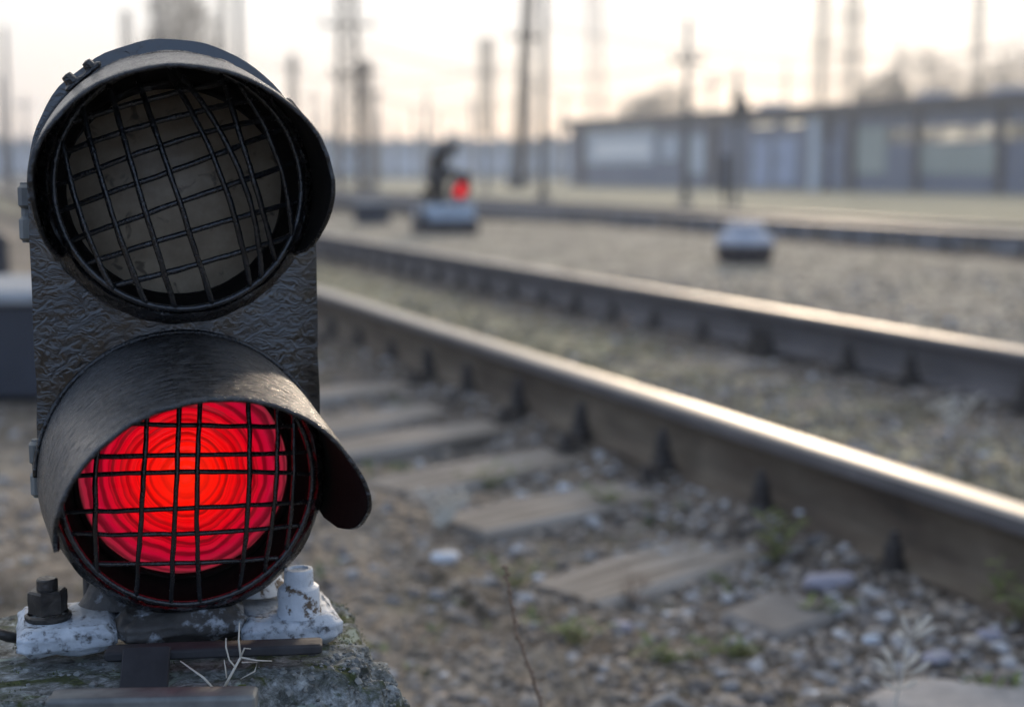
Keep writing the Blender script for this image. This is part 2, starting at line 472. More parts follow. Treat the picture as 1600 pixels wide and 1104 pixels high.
# ------------------------------------------------------------------ rails and sleepers
RAIL = [(-.075, .012), (.075, .012), (.075, .022), (.030, .036), (.012, .050), (.009, .075), (.009, .125), (.016, .142), (.036, .152),
        (.0375, .180), (.033, .1885), (.022, .1915), (0, .1925), (-.022, .1915), (-.033, .1885), (-.0375, .180), (-.036, .152), (-.016, .142), (-.009, .125),
        (-.009, .075), (-.012, .050), (-.030, .036), (-.075, .022)]
def rail_obj(pc, s0, s1, mats, parent):
    ss = [s0]
    while ss[-1] < s1: ss.append(ss[-1] + (0.25 if ss[-1] < 12 else 3.0 if ss[-1] < 60 else 20))
    vs = []; fs = []; n = len(RAIL)
    for s in ss:
        w = .0015 * math.sin(s * 1.3) 
        for (a, z) in RAIL: vs.append((a + w, s, z))
    for i in range(len(ss) - 1):
        for k in range(n):
            j = (k + 1) % n
            fs.append((i * n + k, i * n + j, (i + 1) * n + j, (i + 1) * n + k))
    fs.append(tuple(range(n))); fs.append(tuple(range((len(ss) - 1) * n, len(ss) * n))[::-1])
    me = bpy.data.meshes.new('rail'); me.from_pydata(vs, [], fs)
    for m_ in mats: me.materials.append(m_)
    top = {9, 10, 11, 12, 13, 14}; sides = {8, 15}
    me.materials.append(M['rail_grey'])
    for i, pg in enumerate(me.polygons):
        if i < (len(ss) - 1) * n and (i % n) in top: pg.material_index = 1
        elif i < (len(ss) - 1) * n and (i % n) in sides: pg.material_index = 2
        pg.use_smooth = True
    bm = bmesh.new(); bm.from_mesh(me); bmesh.ops.recalc_face_normals(bm, faces=bm.faces); bm.to_mesh(me); bm.free()
    me.set_sharp_from_angle(angle=R(40))
    o = link('rail', me, parent); o.location = (pc, 0, 0)
    return o
def sleeper_mesh(seed, m_):
    b = MB(); n = 12; Lh = 1.46; w = .108; h = .15
    prof = [(-w, -h), (-w, -.012), (-w + .012, 0), (w - .012, 0), (w, -.012), (w, -h)]
    vs = []; fs = []
    for i in range(n + 1):
        x = -Lh + 2 * Lh * i / n
        for k, (a, z) in enumerate(prof):
            e_ = 1 - .05 * (i in (0, n))
            vs.append((x + .01 * noise.noise(Vector((seed, k, i))), a * e_ + .006 * noise.noise(Vector((x * 3, k * 2.1, seed))), z + (.004 * noise.noise(Vector((x * 4, k, seed + 5))) - (.005 if i in (0, n) else 0))))
    m = len(prof)
    for i in range(n):
        for k in range(m):
            j = (k + 1) % m
            fs.append((i * m + k, i * m + j, (i + 1) * m + j, (i + 1) * m + k))
    fs += [tuple(range(m)), tuple(range(n * m, n * m + m))[::-1]]
    b.add(vs, fs)
    o = b.build('sleeper', m_); me = o.data
    bpy.data.objects.remove(o)
    return me
def fastener_meshes():
    # clamp bolt: plate, sprung washer, nut and threaded end standing beside the rail web
    b = MB()
    b.box((0, 0, .012), (.062, .070, .016), bev=.004)
    b.box((0, 0, .034), (.050, .054, .028), taper=.86, bev=.004)
    b.lathe([(.024, .048), (.025, .060), (.021, .062), (.021, .064)], 14)
    b.lathe([(.0, .094), (.0185, .094), (.0205, .090), (.0205, .064), (.0, .064)], 6)
    b.lathe([(.0, .116), (.009, .116), (.011, .113), (.011, .094), (0, .094)], 10)
    o = b.build('clamp_bolt', M['bolt'], smooth='auto'); m1 = o.data; bpy.data.objects.remove(o)
    b = MB()
    b.lathe([(.0, .0), (.026, .0), (.027, .006), (.022, .011), (.014, .014), (.0135, .034), (.011, .038), (0, .038)], 12)
    b.box((0, 0, .026), (.023, .023, .026), bev=.003)
    o = b.build('screw_spike', M['bolt'], smooth='auto'); m2 = o.data; bpy.data.objects.remove(o)
    b = MB(); b.box((0, 0, .006), (.36, .165, .011), bev=.003)
    b.box((-.098, 0, .018), (.018, .150, .016), bev=.003); b.box((.098, 0, .018), (.018, .150, .016), bev=.003)
    o = b.build('tie_plate', M['bolt']); m3 = o.data; bpy.data.objects.remove(o)
    return m1, m2, m3
MCB, MSS, MTP = fastener_meshes()
sl_meshes = [sleeper_mesh(i * 3.7, M['sleeper']) for i in range(4)]
sl_dark = [sleeper_mesh(i * 5.1 + 1, M['sleeper_dark']) for i in range(2)]

track = empty('railway_track', (0, 0, 0), TH)
tag(track, 'nearest railway track, two bright-topped rusty rails bolted to weathered sleepers', 'railway track', 'railway tracks of the yard')
rail_obj(P1, -4, 400, [M['rail_rust'], M['rail_top']], track)
rail_obj(P2, -4, 400, [M['rail_grey'], M['rail_top']], track)
mid = (P1 + P2) / 2
rr = random.Random(3)
for k in range(-3, 44):
    s = S0 + k * SLEEP
    sk = SKEW + R(rr.uniform(-2.5, 2.5)) if k < 6 else SKEW * .5
    # the sleeper pivots where it passes under the near rail
    o = link('sleeper', sl_meshes[k % 4], track)
    ln = rr.uniform(-.17, -.07)
    # slightly lower at its outer end; skewed ends point back down the line on the near side
    cx, cy = mid - P1, 0
    ang = sk
    o.location = (P1 + cx * math.cos(ang) + ln, s + cx * math.sin(ang), -.006 + rr.uniform(-.010, .004) - (.030 if k < 1 else .014 if k == 1 else .022 if k > 6 else 0))
    o.rotation_euler = (R(rr.uniform(-1.5, 1.5)), R(rr.uniform(-.3, .3)), ang)
    inv = Matrix.Rotation(-ang, 3, 'Z')
    for pc, side in ((P1, 0), (P2, 1)):
        if k > 26: break
        dx = (pc - P1) / math.cos(ang) - cx - ln
        t = link('tie_plate', MTP, o); t.location = (dx, 0, .002); t.rotation_euler = (0, 0, -ang)
        for sg in (-1, 1):
            c = link('clamp_bolt', MCB, o); v = inv @ Vector((sg * .080, .0, 0)); c.location = (dx + v.x, v.y, .021)
            c.rotation_euler = (0, 0, rr.uniform(-.2, .2) - ang)
            if side == 0 or k < 16:
                c = link('screw_spike', MSS, o); v = inv @ Vector((sg * .148, -.045, 0)); c.location = (dx + v.x, v.y, .012)
                c.rotation_euler = (0, 0, rr.uniform(0, 1.5))

track2 = empty('railway_track', (0, 0, 0), TH)
tag(track2, 'second railway track, beyond the white-capped foundation and the distant red signal', 'railway track', 'railway tracks of the yard')
M['rail_pale'] = mat('dusty_pale_rail_side', [(.17, .17, .18), (.26, .26, .265)], 3, rough=.6, bump=.3, bscale=30)
rail_obj(P3, 2, 500, [M['rail_pale'], M['rail_top']], track2)
rail_obj(P4, 2, 500, [M['rail_pale'], M['rail_top']], track2)
for k in range(0, 60):
    o = link('sleeper', sl_dark[k % 2], track2); o.location = ((P3 + P4) / 2, 5 + k * .55, -.004); o.rotation_euler = (0, 0, R(rr.uniform(-1, 1)))
    if k < 30:
        for dx in (-.8, .8):
            t = link('tie_plate', MTP, o); t.location = (dx, 0, .002)
            t = link('clamp_bolt', MCB, o); t.location = (dx - .08, 0, .021)

# ------------------------------------------------------------------ gravel, stones, plants
def ico(sub):
    bm = bmesh.new(); bmesh.ops.create_icosphere(bm, subdivisions=sub, radius=1.0)
    v = np.array([x.co[:] for x in bm.verts]); f = np.array([[y.index for y in x.verts] for x in bm.faces]); bm.free()
    return v, f
ICO0, ICO1 = ico(1), ico(2)
def on_sleeper_z(x, y):
    return gh(x, y)
def scatter_stones(name, pts, sizes, m_, label=None, cat=None, sub=0, flat=.62, lift=.25):
    V0, F0 = (ICO0, ICO1)[sub]
    n = len(pts); nv = len(V0)
    vs = np.empty((n, nv, 3), np.float32)
    for i in range(n):
        a = rng.normal(size=(nv, 3)) * .0
        jit = 1 + rng.uniform(-.24, .24, size=(nv, 1))
        sc3 = np.array([rng.uniform(.8, 1.35), rng.uniform(.65, 1.0), rng.uniform(flat * .7, flat * 1.2)])
        v = V0 * jit * sc3
        q = rng.uniform(0, 2 * math.pi); t = rng.uniform(-.35, .35)
        c, s = math.cos(q), math.sin(q); ct, st_ = math.cos(t), math.sin(t)
        v = v @ np.array([[1, 0, 0], [0, ct, -st_], [0, st_, ct]]) @ np.array([[c, -s, 0], [s, c, 0], [0, 0, 1]])
        vs[i] = v * sizes[i] + np.array([pts[i][0], pts[i][1], pts[i][2] + sizes[i] * lift])
    fs = (F0[None] + (np.arange(n) * nv)[:, None, None]).reshape(-1, 3)
    me = bpy.data.meshes.new(name)
    me.vertices.add(n * nv); me.vertices.foreach_set('co', vs.ravel())
    me.loops.add(fs.size); me.loops.foreach_set('vertex_index', fs.ravel().astype(np.int32))
    me.polygons.add(len(fs)); me.polygons.foreach_set('loop_start', np.arange(0, fs.size, 3, dtype=np.int32))
    me.update(calc_edges=True); me.materials.append(m_)
    o = link(name, me); tag(o, label, cat, kind='stuff')
    return o
gcols = [(.12, .10, .08), (.25, .21, .17), (.37, .32, .265), (.08, .07, .062), (.44, .43, .42), (.24, .20, .16), (.15, .14, .135), (.55, .55, .55)]
M['gravel'] = island_mat('mixed_gravel', gcols)
M['crumbs'] = island_mat('earth_crumbs', [(.12, .098, .075), (.26, .215, .165), (.37, .31, .24), (.17, .14, .11), (.48, .42, .35)])
pts = []; sz = []
while len(pts) < 17000:
    y = 1.9 + 9 * rng.random() ** 1.7
    x = rng.uniform(-.55, .48) * y
    p = x * CT + y * ST
    if p < -1.2: continue
    clump = fbm(x, y, 1.3, 12.0)
    dens = .28 + .5 * clump
    if p > 1.1 and p < P1 - .08: dens += .18
    if P1 + .08 < p < P2: dens += .05
    if x > .3: dens += .10
    if abs(p - P1) < .085 or abs(p - P2) < .085: continue
    if rng.random() > dens: continue
    pts.append((x, y, gh(x, y))); sz.append(min(.022, .0028 + .0045 * rng.exponential() + (.004 if p > 1.3 else 0)))
scatter_stones('gravel', pts, sz, M['gravel'], 'loose grey and brown gravel strewn over the earth round the tracks', 'gravel')
pts = []; sz = []
while len(pts) < 17000:
    y = 1.95 + 4.2 * rng.random() ** 1.6
    x = rng.uniform(-.2, .42) * y
    p = x * CT + y * ST
    if abs(p - P1) < .085 or p > P2: continue
    pts.append((x, y, gh(x, y))); sz.append(.0015 + .0028 * rng.exponential())
scatter_stones('earth_crumbs', pts, sz, M['crumbs'], 'fine crumbs of brown earth and grit covering the bare ground', 'grit')

# dry straw and low green weeds
def blades(name, spots, m_, label, cat, h=(.02, .06), w=.0022, n=7, lean=.8, parent=None, kind='stuff', leafy=0.0):
    vs = []; fs = []
    for (x, y, sc1) in spots:
        z = gh(x, y) - .003
        for k in range(n):
            q = rng.uniform(0, 6.283); hh = rng.uniform(*h) * sc1; ln = rng.uniform(.15, lean) * hh
            bx, by = x + rng.normal() * .012 * sc1, y + rng.normal() * .012 * sc1
            dx, dy = math.cos(q), math.sin(q); px_, py_ = -dy, dx
            i0 = len(vs); ww = w * sc1 * rng.uniform(.7, 1.4) * (1 + leafy * 2)
            if leafy:
                for t, wt in ((0, .2), (.45, 1), (.8, .8), (1, .1)):
                    for sg in (-1, 1):
                        vs.append((bx + dx * ln * t * 1.4 + px_ * sg * ww * wt, by + dy * ln * t * 1.4 + py_ * sg * ww * wt, z + hh * (t - .35 * t * t)))
            else:
                for t, wt in ((0, 1), (.4, .9), (.75, .6), (1, .1)):
                    for sg in (-1, 1):
                        vs.append((bx + dx * ln * t * t + px_ * sg * ww * wt, by + dy * ln * t * t + py_ * sg * ww * wt, z + hh * t))
            for r_ in range(3): a = i0 + 2 * r_; fs.append((a, a + 1, a + 3, a + 2))
    me = bpy.data.meshes.new(name); me.from_pydata(vs, [], fs); me.materials.append(m_)
    o = link(name, me, parent)
    tag(o, label, cat, kind=kind); return o
M['straw'] = island_mat('dry_straw', [(.30, .26, .16), (.46, .41, .28), (.20, .165, .10), (.52, .48, .36)], bump=0)
M['green'] = island_mat('weed_leaves', [(.055, .085, .022), (.10, .15, .035), (.16, .19, .05), (.07, .10, .03)], rough=.6, bump=0)
spots = []
while len(spots) < 5200:
    s = 2.2 + 24 * rng.random() ** 1.5; p = rng.choice([rng.uniform(P1 + .12, P2 - .35), rng.uniform(P2 + .3, 9.0), rng.uniform(P2 + .3, 9.0), rng.uniform(-.2, 1.6)], p=[.42, .22, .22, .14])
    v = tr(p, s)
    if abs(v.x) > .45 * v.y or fbm(v.x, v.y, 1.6, 4) < -.15 + (.22 if p < P1 else 0): continue
    spots.append((v.x, v.y, rng.uniform(.5, 1.1) * (1 if p > P1 else .55)))
blades('dry_grass', spots, M['straw'], 'sparse dry straw-coloured grass between and beside the rails', 'dry grass', n=6)
spots = []
cent = [(rng.uniform(.2, 3.0), rng.uniform(1.4, 9)) for _ in range(120)]
cent = [(c if not abs(c[0] - P1) < .12 else (c[0] + .3, c[1])) for c in cent]
for (p, s) in cent:
    for _ in range(rng.integers(3, 9)):
        v = tr(p + rng.normal() * .05, s + rng.normal() * .07)
        spots.append((v.x, v.y, rng.uniform(.35, .8)))
blades('low_weeds', spots, M['green'], 'small patches of low green weeds in the gravel', 'weeds', h=(.012, .045), w=.0028, n=8, leafy=.5)

# distinct stones
M['stone_white'] = mat('bluish_white_stone', [(.42, .46, .50), (.62, .66, .70)], 25, rough=.6, bump=.5, bscale=90, bdist=.004)
M['stone_grey'] = mat('grey_stone', [(.20, .20, .20), (.32, .31, .30)], 25, rough=.8, bump=.7, bscale=70, bdist=.006)
M['stone_lilac'] = mat('lilac_grey_stone', [(.26, .25, .29), (.40, .38, .42)], 25, rough=.8, bump=.6, bscale=70, bdist=.005)
def stone(px, py, w, m_, label, asp=.6, flat=.5, rz=0., name='stone', sub=2):
    c = atz(px, py, 0); z = gh(c.x, c.y)
    bm = bmesh.new(); bmesh.ops.create_icosphere(bm, subdivisions=sub + 1, radius=1.0)
    sd_ = px * .13
    for v in bm.verts:
        n = v.co.normalized()
        k = 1 + .22 * noise.noise(n * 1.6 + Vector((sd_, 0, 0))) + .10 * noise.noise(n * 4 + Vector((0, sd_, 0)))
        q = n * k
        q = Vector((max(-.86, min(.86, q.x)), max(-.84, min(.84, q.y)), max(-.8, min(.72, q.z))))
        v.co = Vector((q.x * w / 2 * 1.1, q.y * w / 2 * asp * 1.1, q.z * w / 2 * flat))
    me = bpy.data.meshes.new(name); bm.to_mesh(me); bm.free(); me.shade_smooth(); me.materials.append(m_)
    me.set_sharp_from_angle(angle=R(32))
    o = link(name, me); o.location = (c.x, c.y, z + w * flat * .22); o.rotation_euler = (0, 0, rz)
    tag(o, label, 'stone')
    return o
stone(695, 858, .062, M['stone_white'], 'bluish white stone lying just beyond the nearest sleeper end', rz=.3)
stone(620, 728, .050, M['stone_white'], 'small white stone left of the second sleeper end, near the hood', rz=-.2)
stone(882, 752, .034, M['stone_white'], 'upright pale blue stone standing on the end of the third sleeper', asp=.8, flat=1.3)
stone(826, 763, .040, M['stone_lilac'], 'lilac white stone among weeds between two sleepers', flat=.7)
stone(1440, 878, .050, M['stone_grey'], 'grey stone at the foot of the rail beside the big dark bolt', rz=.5)
stone(1296, 905, .105, M['stone_lilac'], 'flat lilac grey stone between the rail and the half-buried slab', asp=.5, flat=.4, rz=.2)
stone(1362, 986, .034, M['stone_white'], 'small white stone above the dry seed plant, right foreground', flat=.6)
stone(1276, 1052, .033, M['stone_white'], 'flat white chip left of the dry seed plant', flat=.3, rz=-.2)
stone(1252, 824, .030, M['stone_white'], 'round white pebble at the rail foot beside the green weed', asp=1, flat=1)
stone(972, 968, .042, M['stone_lilac'], 'pale lilac stone in the open earth left of the half-buried slab', flat=.6)
stone(1015, 978, .024, M['stone_grey'], 'small grey stone beside the pale lilac stone on open earth', flat=.6)
stone(1545, 1000, .045, M['stone_lilac'], 'lilac stone close to the right edge above the big boulder', flat=.6)
stone(1465, 1018, .062, M['stone_lilac'], 'broad lilac grey stone just right of the dry seed plant', flat=.4, rz=.5)
stone(842, 880, .026, M['stone_white'], 'little white chip on the earth in front of the nearest sleeper end', flat=.6)
stone(1218, 958, .030, M['stone_lilac'], 'small lilac stone left of the half-buried slab corner', flat=.7)
stone(1010, 835, .030, M['stone_grey'], 'grey stone in front of the green tuft below the nearest sleeper', flat=.7)
stone(765, 895, .046, M['stone_grey'], 'flat grey-brown stone right of the bluish white stone', flat=.35, rz=.6)
stone(1048, 935, .030, M['stone_white'], 'small whitish stone left of the long green weed patch', flat=.5)
stone(1515, 1110, .29, M['stone_grey'], 'large smooth grey boulder cut off by the bottom right corner', asp=.7, flat=.30, name='boulder', sub=3)

M['slab'] = mat('dusty_concrete_slab', [(.15, .135, .12), (.24, .22, .195)], 12, rough=.9, bump=.6, bscale=60, bdist=.004)
b = MB(); b.box((0, 0, 0), (.16, .15, .05), bev=.010)
o = b.build('concrete_slab', M['slab']); c = atz(1215, 948, 0); o.location = (c.x, c.y, gh(c.x, c.y) + .001); o.rotation_euler = (R(3), R(-4), R(38))
tag(o, 'small flat concrete slab half buried in the gravel, front right', 'slab')
# split stick on the earth, bottom centre-right
M['wood_dry'] = mat('bleached_stick', [(.25, .22, .19), (.42, .39, .35)], 30, rough=.85, stretch=(1, 1, 8), bump=.5, bscale=90, bdist=.002)
b = MB(); a0, a1 = atz(1005, 1098, .006), atz(1088, 1090, .012)
b.tube([a0 + Vector((0, 0, gh(a0.x, a0.y))), (a0 + a1) / 2 + Vector((0, .008, .004)), a1 + Vector((0, 0, gh(a1.x, a1.y)))], [.006, .008, .005], 8)
o = b.build('stick', M['wood_dry'], smooth=True); tag(o, 'pale dry stick lying on the earth at the bottom of the frame', 'stick')

# individual plants
M['stalk'] = mat('dry_brown_stalk', [(.16, .105, .07), (.28, .20, .14)], 80, rough=.8)
M['bleach'] = mat('bleached_seed_pods', [(.50, .46, .38), (.68, .64, .54)], 60, rough=.75)
M['leafgreen'] = mat('fresh_weed_leaf', [(.10, .13, .035), (.24, .26, .08)], 40, rough=.6)
def leaf(b, base, tip, wid, up=Vector((0, 0, 1))):
    base, tip = Vector(base), Vector(tip); d = tip - base; side = d.cross(up)
    side = side.normalized() * wid if side.length > 1e-6 else Vector((wid, 0, 0))
    nrm_ = side.cross(d).normalized() * wid * .35
    vs = [base, base + d * .35 - side + nrm_, base + d * .35, base + d * .35 + side + nrm_, base + d * .75 - side * .8 + nrm_, base + d * .75 - nrm_ * .4, base + d * .75 + side * .8 + nrm_, tip]
    b.add(vs, [(0, 2, 1), (0, 3, 2), (1, 2, 5, 4), (2, 3, 6, 5), (4, 5, 7), (5, 6, 7)])
# dry stalk that leans across the open earth, standing about 1.5 m away
Yp = 1.36
path = [at(850, 1130, Yp), at(845, 1098, Yp), at(828, 1045, Yp + .01), at(806, 985, Yp + .02), at(797, 930, Yp + .02), at(789, 886, Yp + .02)]
root = empty('dry_stalk', (path[0].x, path[0].y, gh(path[0].x, path[0].y))); tag(root, 'single tall dry brown stalk leaning left in front of the bare earth', 'dry plant')
off = root.location
b = MB(); low = Vector((path[0].x + .02, path[0].y, gh(path[0].x, path[0].y) - .01))
pp = [low, low.lerp(path[0], .5) + Vector((.012, 0, 0))] + path
b.tube([p_ - off for p_ in pp], [.0022, .0021, .0019, .0017, .0015, .0013, .0011, .0006], 6); b.build('stem', M['stalk'], root, smooth=True)
b = MB()
for i in range(46):
    t = i / 45; k = 3 + t * 3.99; i0 = min(int(k), 6); q = pp[i0].lerp(pp[min(i0 + 1, 7)], k - i0)
    d = Vector((rng.normal(), rng.normal(), rng.normal() * .5 + .6)).normalized() * rng.uniform(.002, .006)
    b.tube([q - off, q + d * .6 - off, q + d - off], [.0005, .0012 + .0012 * t, .0004], 5)
b.build('seed_head', M['stalk'], root)

def weed(px, py, hgt, name, label, cat, m_, nst=3, leaves=6, lw=.008, spread=.3, seed=0, pods=False, z=None, ll=.03):
    c = atz(px, py, 0); c.z = gh(c.x, c.y) - .004
    r_ = random.Random(seed)
    root = empty(name, c); tag(root, label, cat)
    for k in range(nst):
        a = r_.uniform(-1, 1) * spread * hgt if nst > 1 else 0
        tip = Vector((a, r_.uniform(-.3, .3) * spread * hgt, hgt * r_.uniform(.7, 1)))
        bend = Vector((a * .3, 0, tip.z * .5))
        b = MB(); b.tube([(0, 0, 0), bend, tip], [.0022, .0016, .0008], 6); b.build('stem', M['bleach'] if pods else m_, root, smooth=True)
        b = MB()
        for i in range(leaves):
            t = .2 + .8 * i / max(1, leaves - 1)
            q = bend * (2 * t) if t < .5 else bend.lerp(tip, 2 * t - 1)
            sd_ = 1 if i % 2 else -1
            if pods:
                e_ = q + Vector((sd_ * ll * r_.uniform(.7, 1), r_.uniform(-.4, .4) * ll, ll * r_.uniform(.5, .8)))
                b.tube([q, q.lerp(e_, .45) + Vector((0, 0, -.003)), e_], [.0012, .0042, .0010], 6)
            else:
                e_ = q + Vector((sd_ * ll * r_.uniform(.5, 1), r_.uniform(-.8, .8) * ll, ll * r_.uniform(-.3, .9)))
                leaf(b, q, e_, lw * r_.uniform(.6, 1))
        b.build('seed_pods' if pods else 'leaves', m_, root, smooth=pods)
    return root
weed(1212, 862, .125, 'weed', 'tall green weed growing against the rail beside the round white pebble', 'weed', M['leafgreen'], 3, 8, .010, .45, 3, ll=.036)
weed(1552, 958, .105, 'weed', 'green weed with rounded leaves in front of the rail near the right edge', 'weed', M['leafgreen'], 2, 6, .009, .55, 5, ll=.028)
weed(1592, 990, .08, 'weed', 'green weed half cut off by the right edge of the photo', 'weed', M['leafgreen'], 2, 6, .009, .5, 8, ll=.028)
weed(1280, 945, .045, 'weed', 'small green weed at the upper corner of the half-buried slab', 'weed', M['leafgreen'], 5, 6, .007, 1.4, 6)
weed(905, 1000, .05, 'weed', 'small green weed alone on the earth right of the dry stalk', 'weed', M['leafgreen'], 5, 6, .007, 1.2, 7)
weed(950, 785, .06, 'weed', 'green tuft at the rail end of the nearest clear sleeper', 'weed', M['leafgreen'], 5, 6, .007, 1.3, 9)
weed(760, 745, .07, 'weed', 'green weed in the hollow between the second and third sleeper ends', 'weed', M['leafgreen'], 5, 6, .007, 1.3, 10)
weed(808, 895, .05, 'weed', 'yellowish green weed in front of the nearest sleeper end', 'weed', M['leafgreen'], 4, 6, .007, 1.2, 12)
weed(1060, 1010, .035, 'weed', 'low creeping green weed, left end of the foreground patch', 'weed', M['leafgreen'], 6, 5, .006, 2.2, 13)
weed(1160, 1000, .040, 'weed', 'low creeping green weed, right end of the foreground patch', 'weed', M['leafgreen'], 7, 5, .006, 2.4, 14)
weed(1540, 1075, .04, 'weed', 'dark green weed behind the boulder in the right corner', 'weed', M['leafgreen'], 5, 5, .007, 1.4, 15)
weed(990, 915, .085, 'weed', 'thin brownish green weed stalk behind the pale lilac stone', 'weed', M['stalk'], 3, 7, .004, .3, 16)
Yd = 1.78
droot_p = Vector((at(1400, 1100, Yd).x, Yd, 0)); droot_p.z = gh(droot_p.x, Yd) - .005
droot = empty('dry_seed_plant', droot_p); tag(droot, 'bleached dry plant with straw-pale upright seed pods, right foreground', 'dry plant')
def dp(zx, zy, dy=0.0): return at(1000 + zx / 2.38, 640 + zy / 2.38, Yd + dy) - droot_p
b = MB(); b.tube([(0, 0, 0), dp(940, 1180) * .5, dp(945, 1120), dp(960, 1040), dp(985, 950), dp(1000, 850)], [.0024, .0022, .002, .0018, .0015, .001], 6); b.build('stem', M['bleach'], droot, smooth=True)
b = MB()
for (a0_, a1_, b0_, b1_, dy_) in ((1000, 850, 1085, 760, .01), (1000, 850, 975, 765, -.008), (1010, 855, 1097, 803, .0), (985, 850, 958, 818, .01), (1005, 852, 1040, 775, -.012), (950, 970, 905, 880, .01), (950, 980, 870, 925, -.01),
                                  (950, 992, 882, 965, .0), (985, 960, 1042, 898, .012), (990, 990, 1082, 935, -.01), (985, 950, 990, 875, .0), (955, 1010, 925, 900, -.01), (960, 1040, 900, 1010, .01), (965, 1040, 1030, 1000, .01)):
    p0_, p1_ = dp(a0_, a1_), dp(b0_, b1_, dy_); m_ = p0_.lerp(p1_, .5) + Vector((0, 0, -.0015))
    b.tube([p0_, p0_.lerp(m_, .6), m_, p1_.lerp(m_, .3), p1_], [.0006, .0020, .0028, .0024, .0006], 6)
b.build('seed_pods', M['bleach'], droot, smooth=True)
weed(1490, 668, .10, 'dry_seed_plant', 'dry pale plant between the rails near the right edge', 'dry plant', M['bleach'], 4, 8, .004, .8, 23, pods=True, ll=.028)
weed(690, 815, .10, 'dry_seed_plant', 'fuzzy dry plant standing left of the nearest sleeper end', 'dry plant', M['bleach'], 6, 9, .004, .7, 24, pods=True, ll=.022)

# ------------------------------------------------------------------ concrete foundation of the near signal
YAW = R(18)
BX, BY, BZ = -0.2700, 1.150, 0.4100        # signal's foot, on top of the foundation
def foundation():
    n = 220
    prof = []
    rings = [(.00, .402), (.30, .404), (.55, .405), (.80, .405), (.93, .403), (1.0, .395), (1.05, .380), (1.10, .36), (1.16, .335), (1.22, .31), (1.28, .28), (1.34, .25), (1.40, .22), (1.48, .17), (1.56, .11), (1.62, .05), (1.66, -.10)]
    fine = []
    for i in range(len(rings) - 1):
        k = 2 if i < 3 else 6
        for j in range(k):
            t = j / k; fine.append((rings[i][0] * (1 - t) + rings[i + 1][0] * t, rings[i][1] * (1 - t) + rings[i + 1][1] * t))
    fine.append(rings[-1])
    vs = []; fs = []
    for i, (rr_, z) in enumerate(fine):
        for k in range(n):
            q = 2 * math.pi * k / n
            c, s = math.cos(q), math.sin(q)
            e_ = 2 / 5.0
            x = math.copysign(abs(c) ** e_, c) * .138; y = math.copysign(abs(s) ** e_, s) * .120
            if x < 0: x *= 2.05
            k1 = min(rr_, 1.0)
            ext = max(0, rr_ - 1.0)
            n_ = Vector((x, y)).normalized()
            X, Y_ = x * k1 + n_.x * ext * .22, y * k1 + n_.y * ext * .22
            w = min(1, max(0, rr_ - .85) * 6)
            v = Vector((X, Y_, z))
            dsp = .010 * noise.fractal(v * 14, .7, 2.1, 3) * w + .0045 * noise.fractal(v * 60, .8, 2.0, 3) * (w * .8 + .2) + .0022 * noise.noise(v * 190) * (w * .8 + .2)
            vs.append((X + n_.x * dsp, Y_ + n_.y * dsp, z + dsp * .9 - .004 * (1 - w)))
    for i in range(len(fine) - 1):
        for k in range(n):
            j = (k + 1) % n; fs.append((i * n + k, i * n + j, (i + 1) * n + j, (i + 1) * n + k))
    b = MB(); b.add(vs, fs)
    m = bpy.data.materials.new('mossy_concrete'); m.use_nodes = True
    t = m.node_tree; N = t.nodes; K = t.links.new; bs = N['Principled BSDF']
    co = N.new('ShaderNodeTexCoord')
    def nz(s_, d_=8, r_=.65, ds=.4):
        q = N.new('ShaderNodeTexNoise'); q.inputs['Scale'].default_value = s_; q.inputs['Detail'].default_value = d_; q.inputs['Roughness'].default_value = r_; q.inputs['Distortion'].default_value = ds
        K(co.outputs['Object'], q.inputs['Vector']); return q
    def rp(src, st):
        q = N.new('ShaderNodeValToRGB'); q.color_ramp.elements[0].position = st[0][0]; q.color_ramp.elements[0].color = (*st[0][1], 1)
        q.color_ramp.elements[1].position = st[-1][0]; q.color_ramp.elements[1].color = (*st[-1][1], 1)
        for p_, c_ in st[1:-1]: e2 = q.color_ramp.elements.new(p_); e2.color = (*c_, 1)
        K(src, q.inputs['Fac']); return q.outputs[0]
    def mx(f_, a_, b_):
        q = N.new('ShaderNodeMix'); q.data_type = 'RGBA'; K(f_, q.inputs['Factor']); K(a_, q.inputs['A']); K(b_, q.inputs['B']); return q.outputs['Result']
    base = rp(nz(70, 10, .75).outputs['Fac'], [(.36, (.035, .038, .034)), (.47, (.13, .14, .13)), (.56, (.27, .29, .29)), (.68, (.50, .54, .54))])
    mossc = rp(nz(160, 6, .7).outputs['Fac'], [(.35, (.018, .024, .008)), (.55, (.05, .065, .016)), (.72, (.10, .12, .03))])
    mask = rp(nz(14, 8, .7, 1.0).outputs['Fac'], [(.50, (0, 0, 0)), (.59, (1, 1, 1))])
    c1 = mx(mask, base, mossc)
    lich = rp(nz(26, 5, .6, .8).outputs['Fac'], [(.60, (0, 0, 0)), (.64, (.8, .8, .8))])
    c2 = N.new('ShaderNodeMix'); c2.data_type = 'RGBA'; K(lich, c2.inputs['Factor']); K(c1, c2.inputs['A']); c2.inputs['B'].default_value = (.30, .36, .31, 1)
    K(c2.outputs['Result'], bs.inputs['Base Color']); bs.inputs['Roughness'].default_value = .92
    bp = N.new('ShaderNodeBump'); bp.inputs['Strength'].default_value = 1; bp.inputs['Distance'].default_value = .0028
    K(nz(150, 8, .75).outputs['Fac'], bp.inputs['Height']); K(bp.outputs[0], bs.inputs['Normal'])
    o = b.build('concrete_foundation', m, smooth=True)
    o.location = (BX, BY, 0); o.rotation_euler = (0, 0, YAW)
    tag(o, 'mossy lumpy concrete foundation under the near two-lamp signal', 'foundation')
    return o
fnd = foundation()
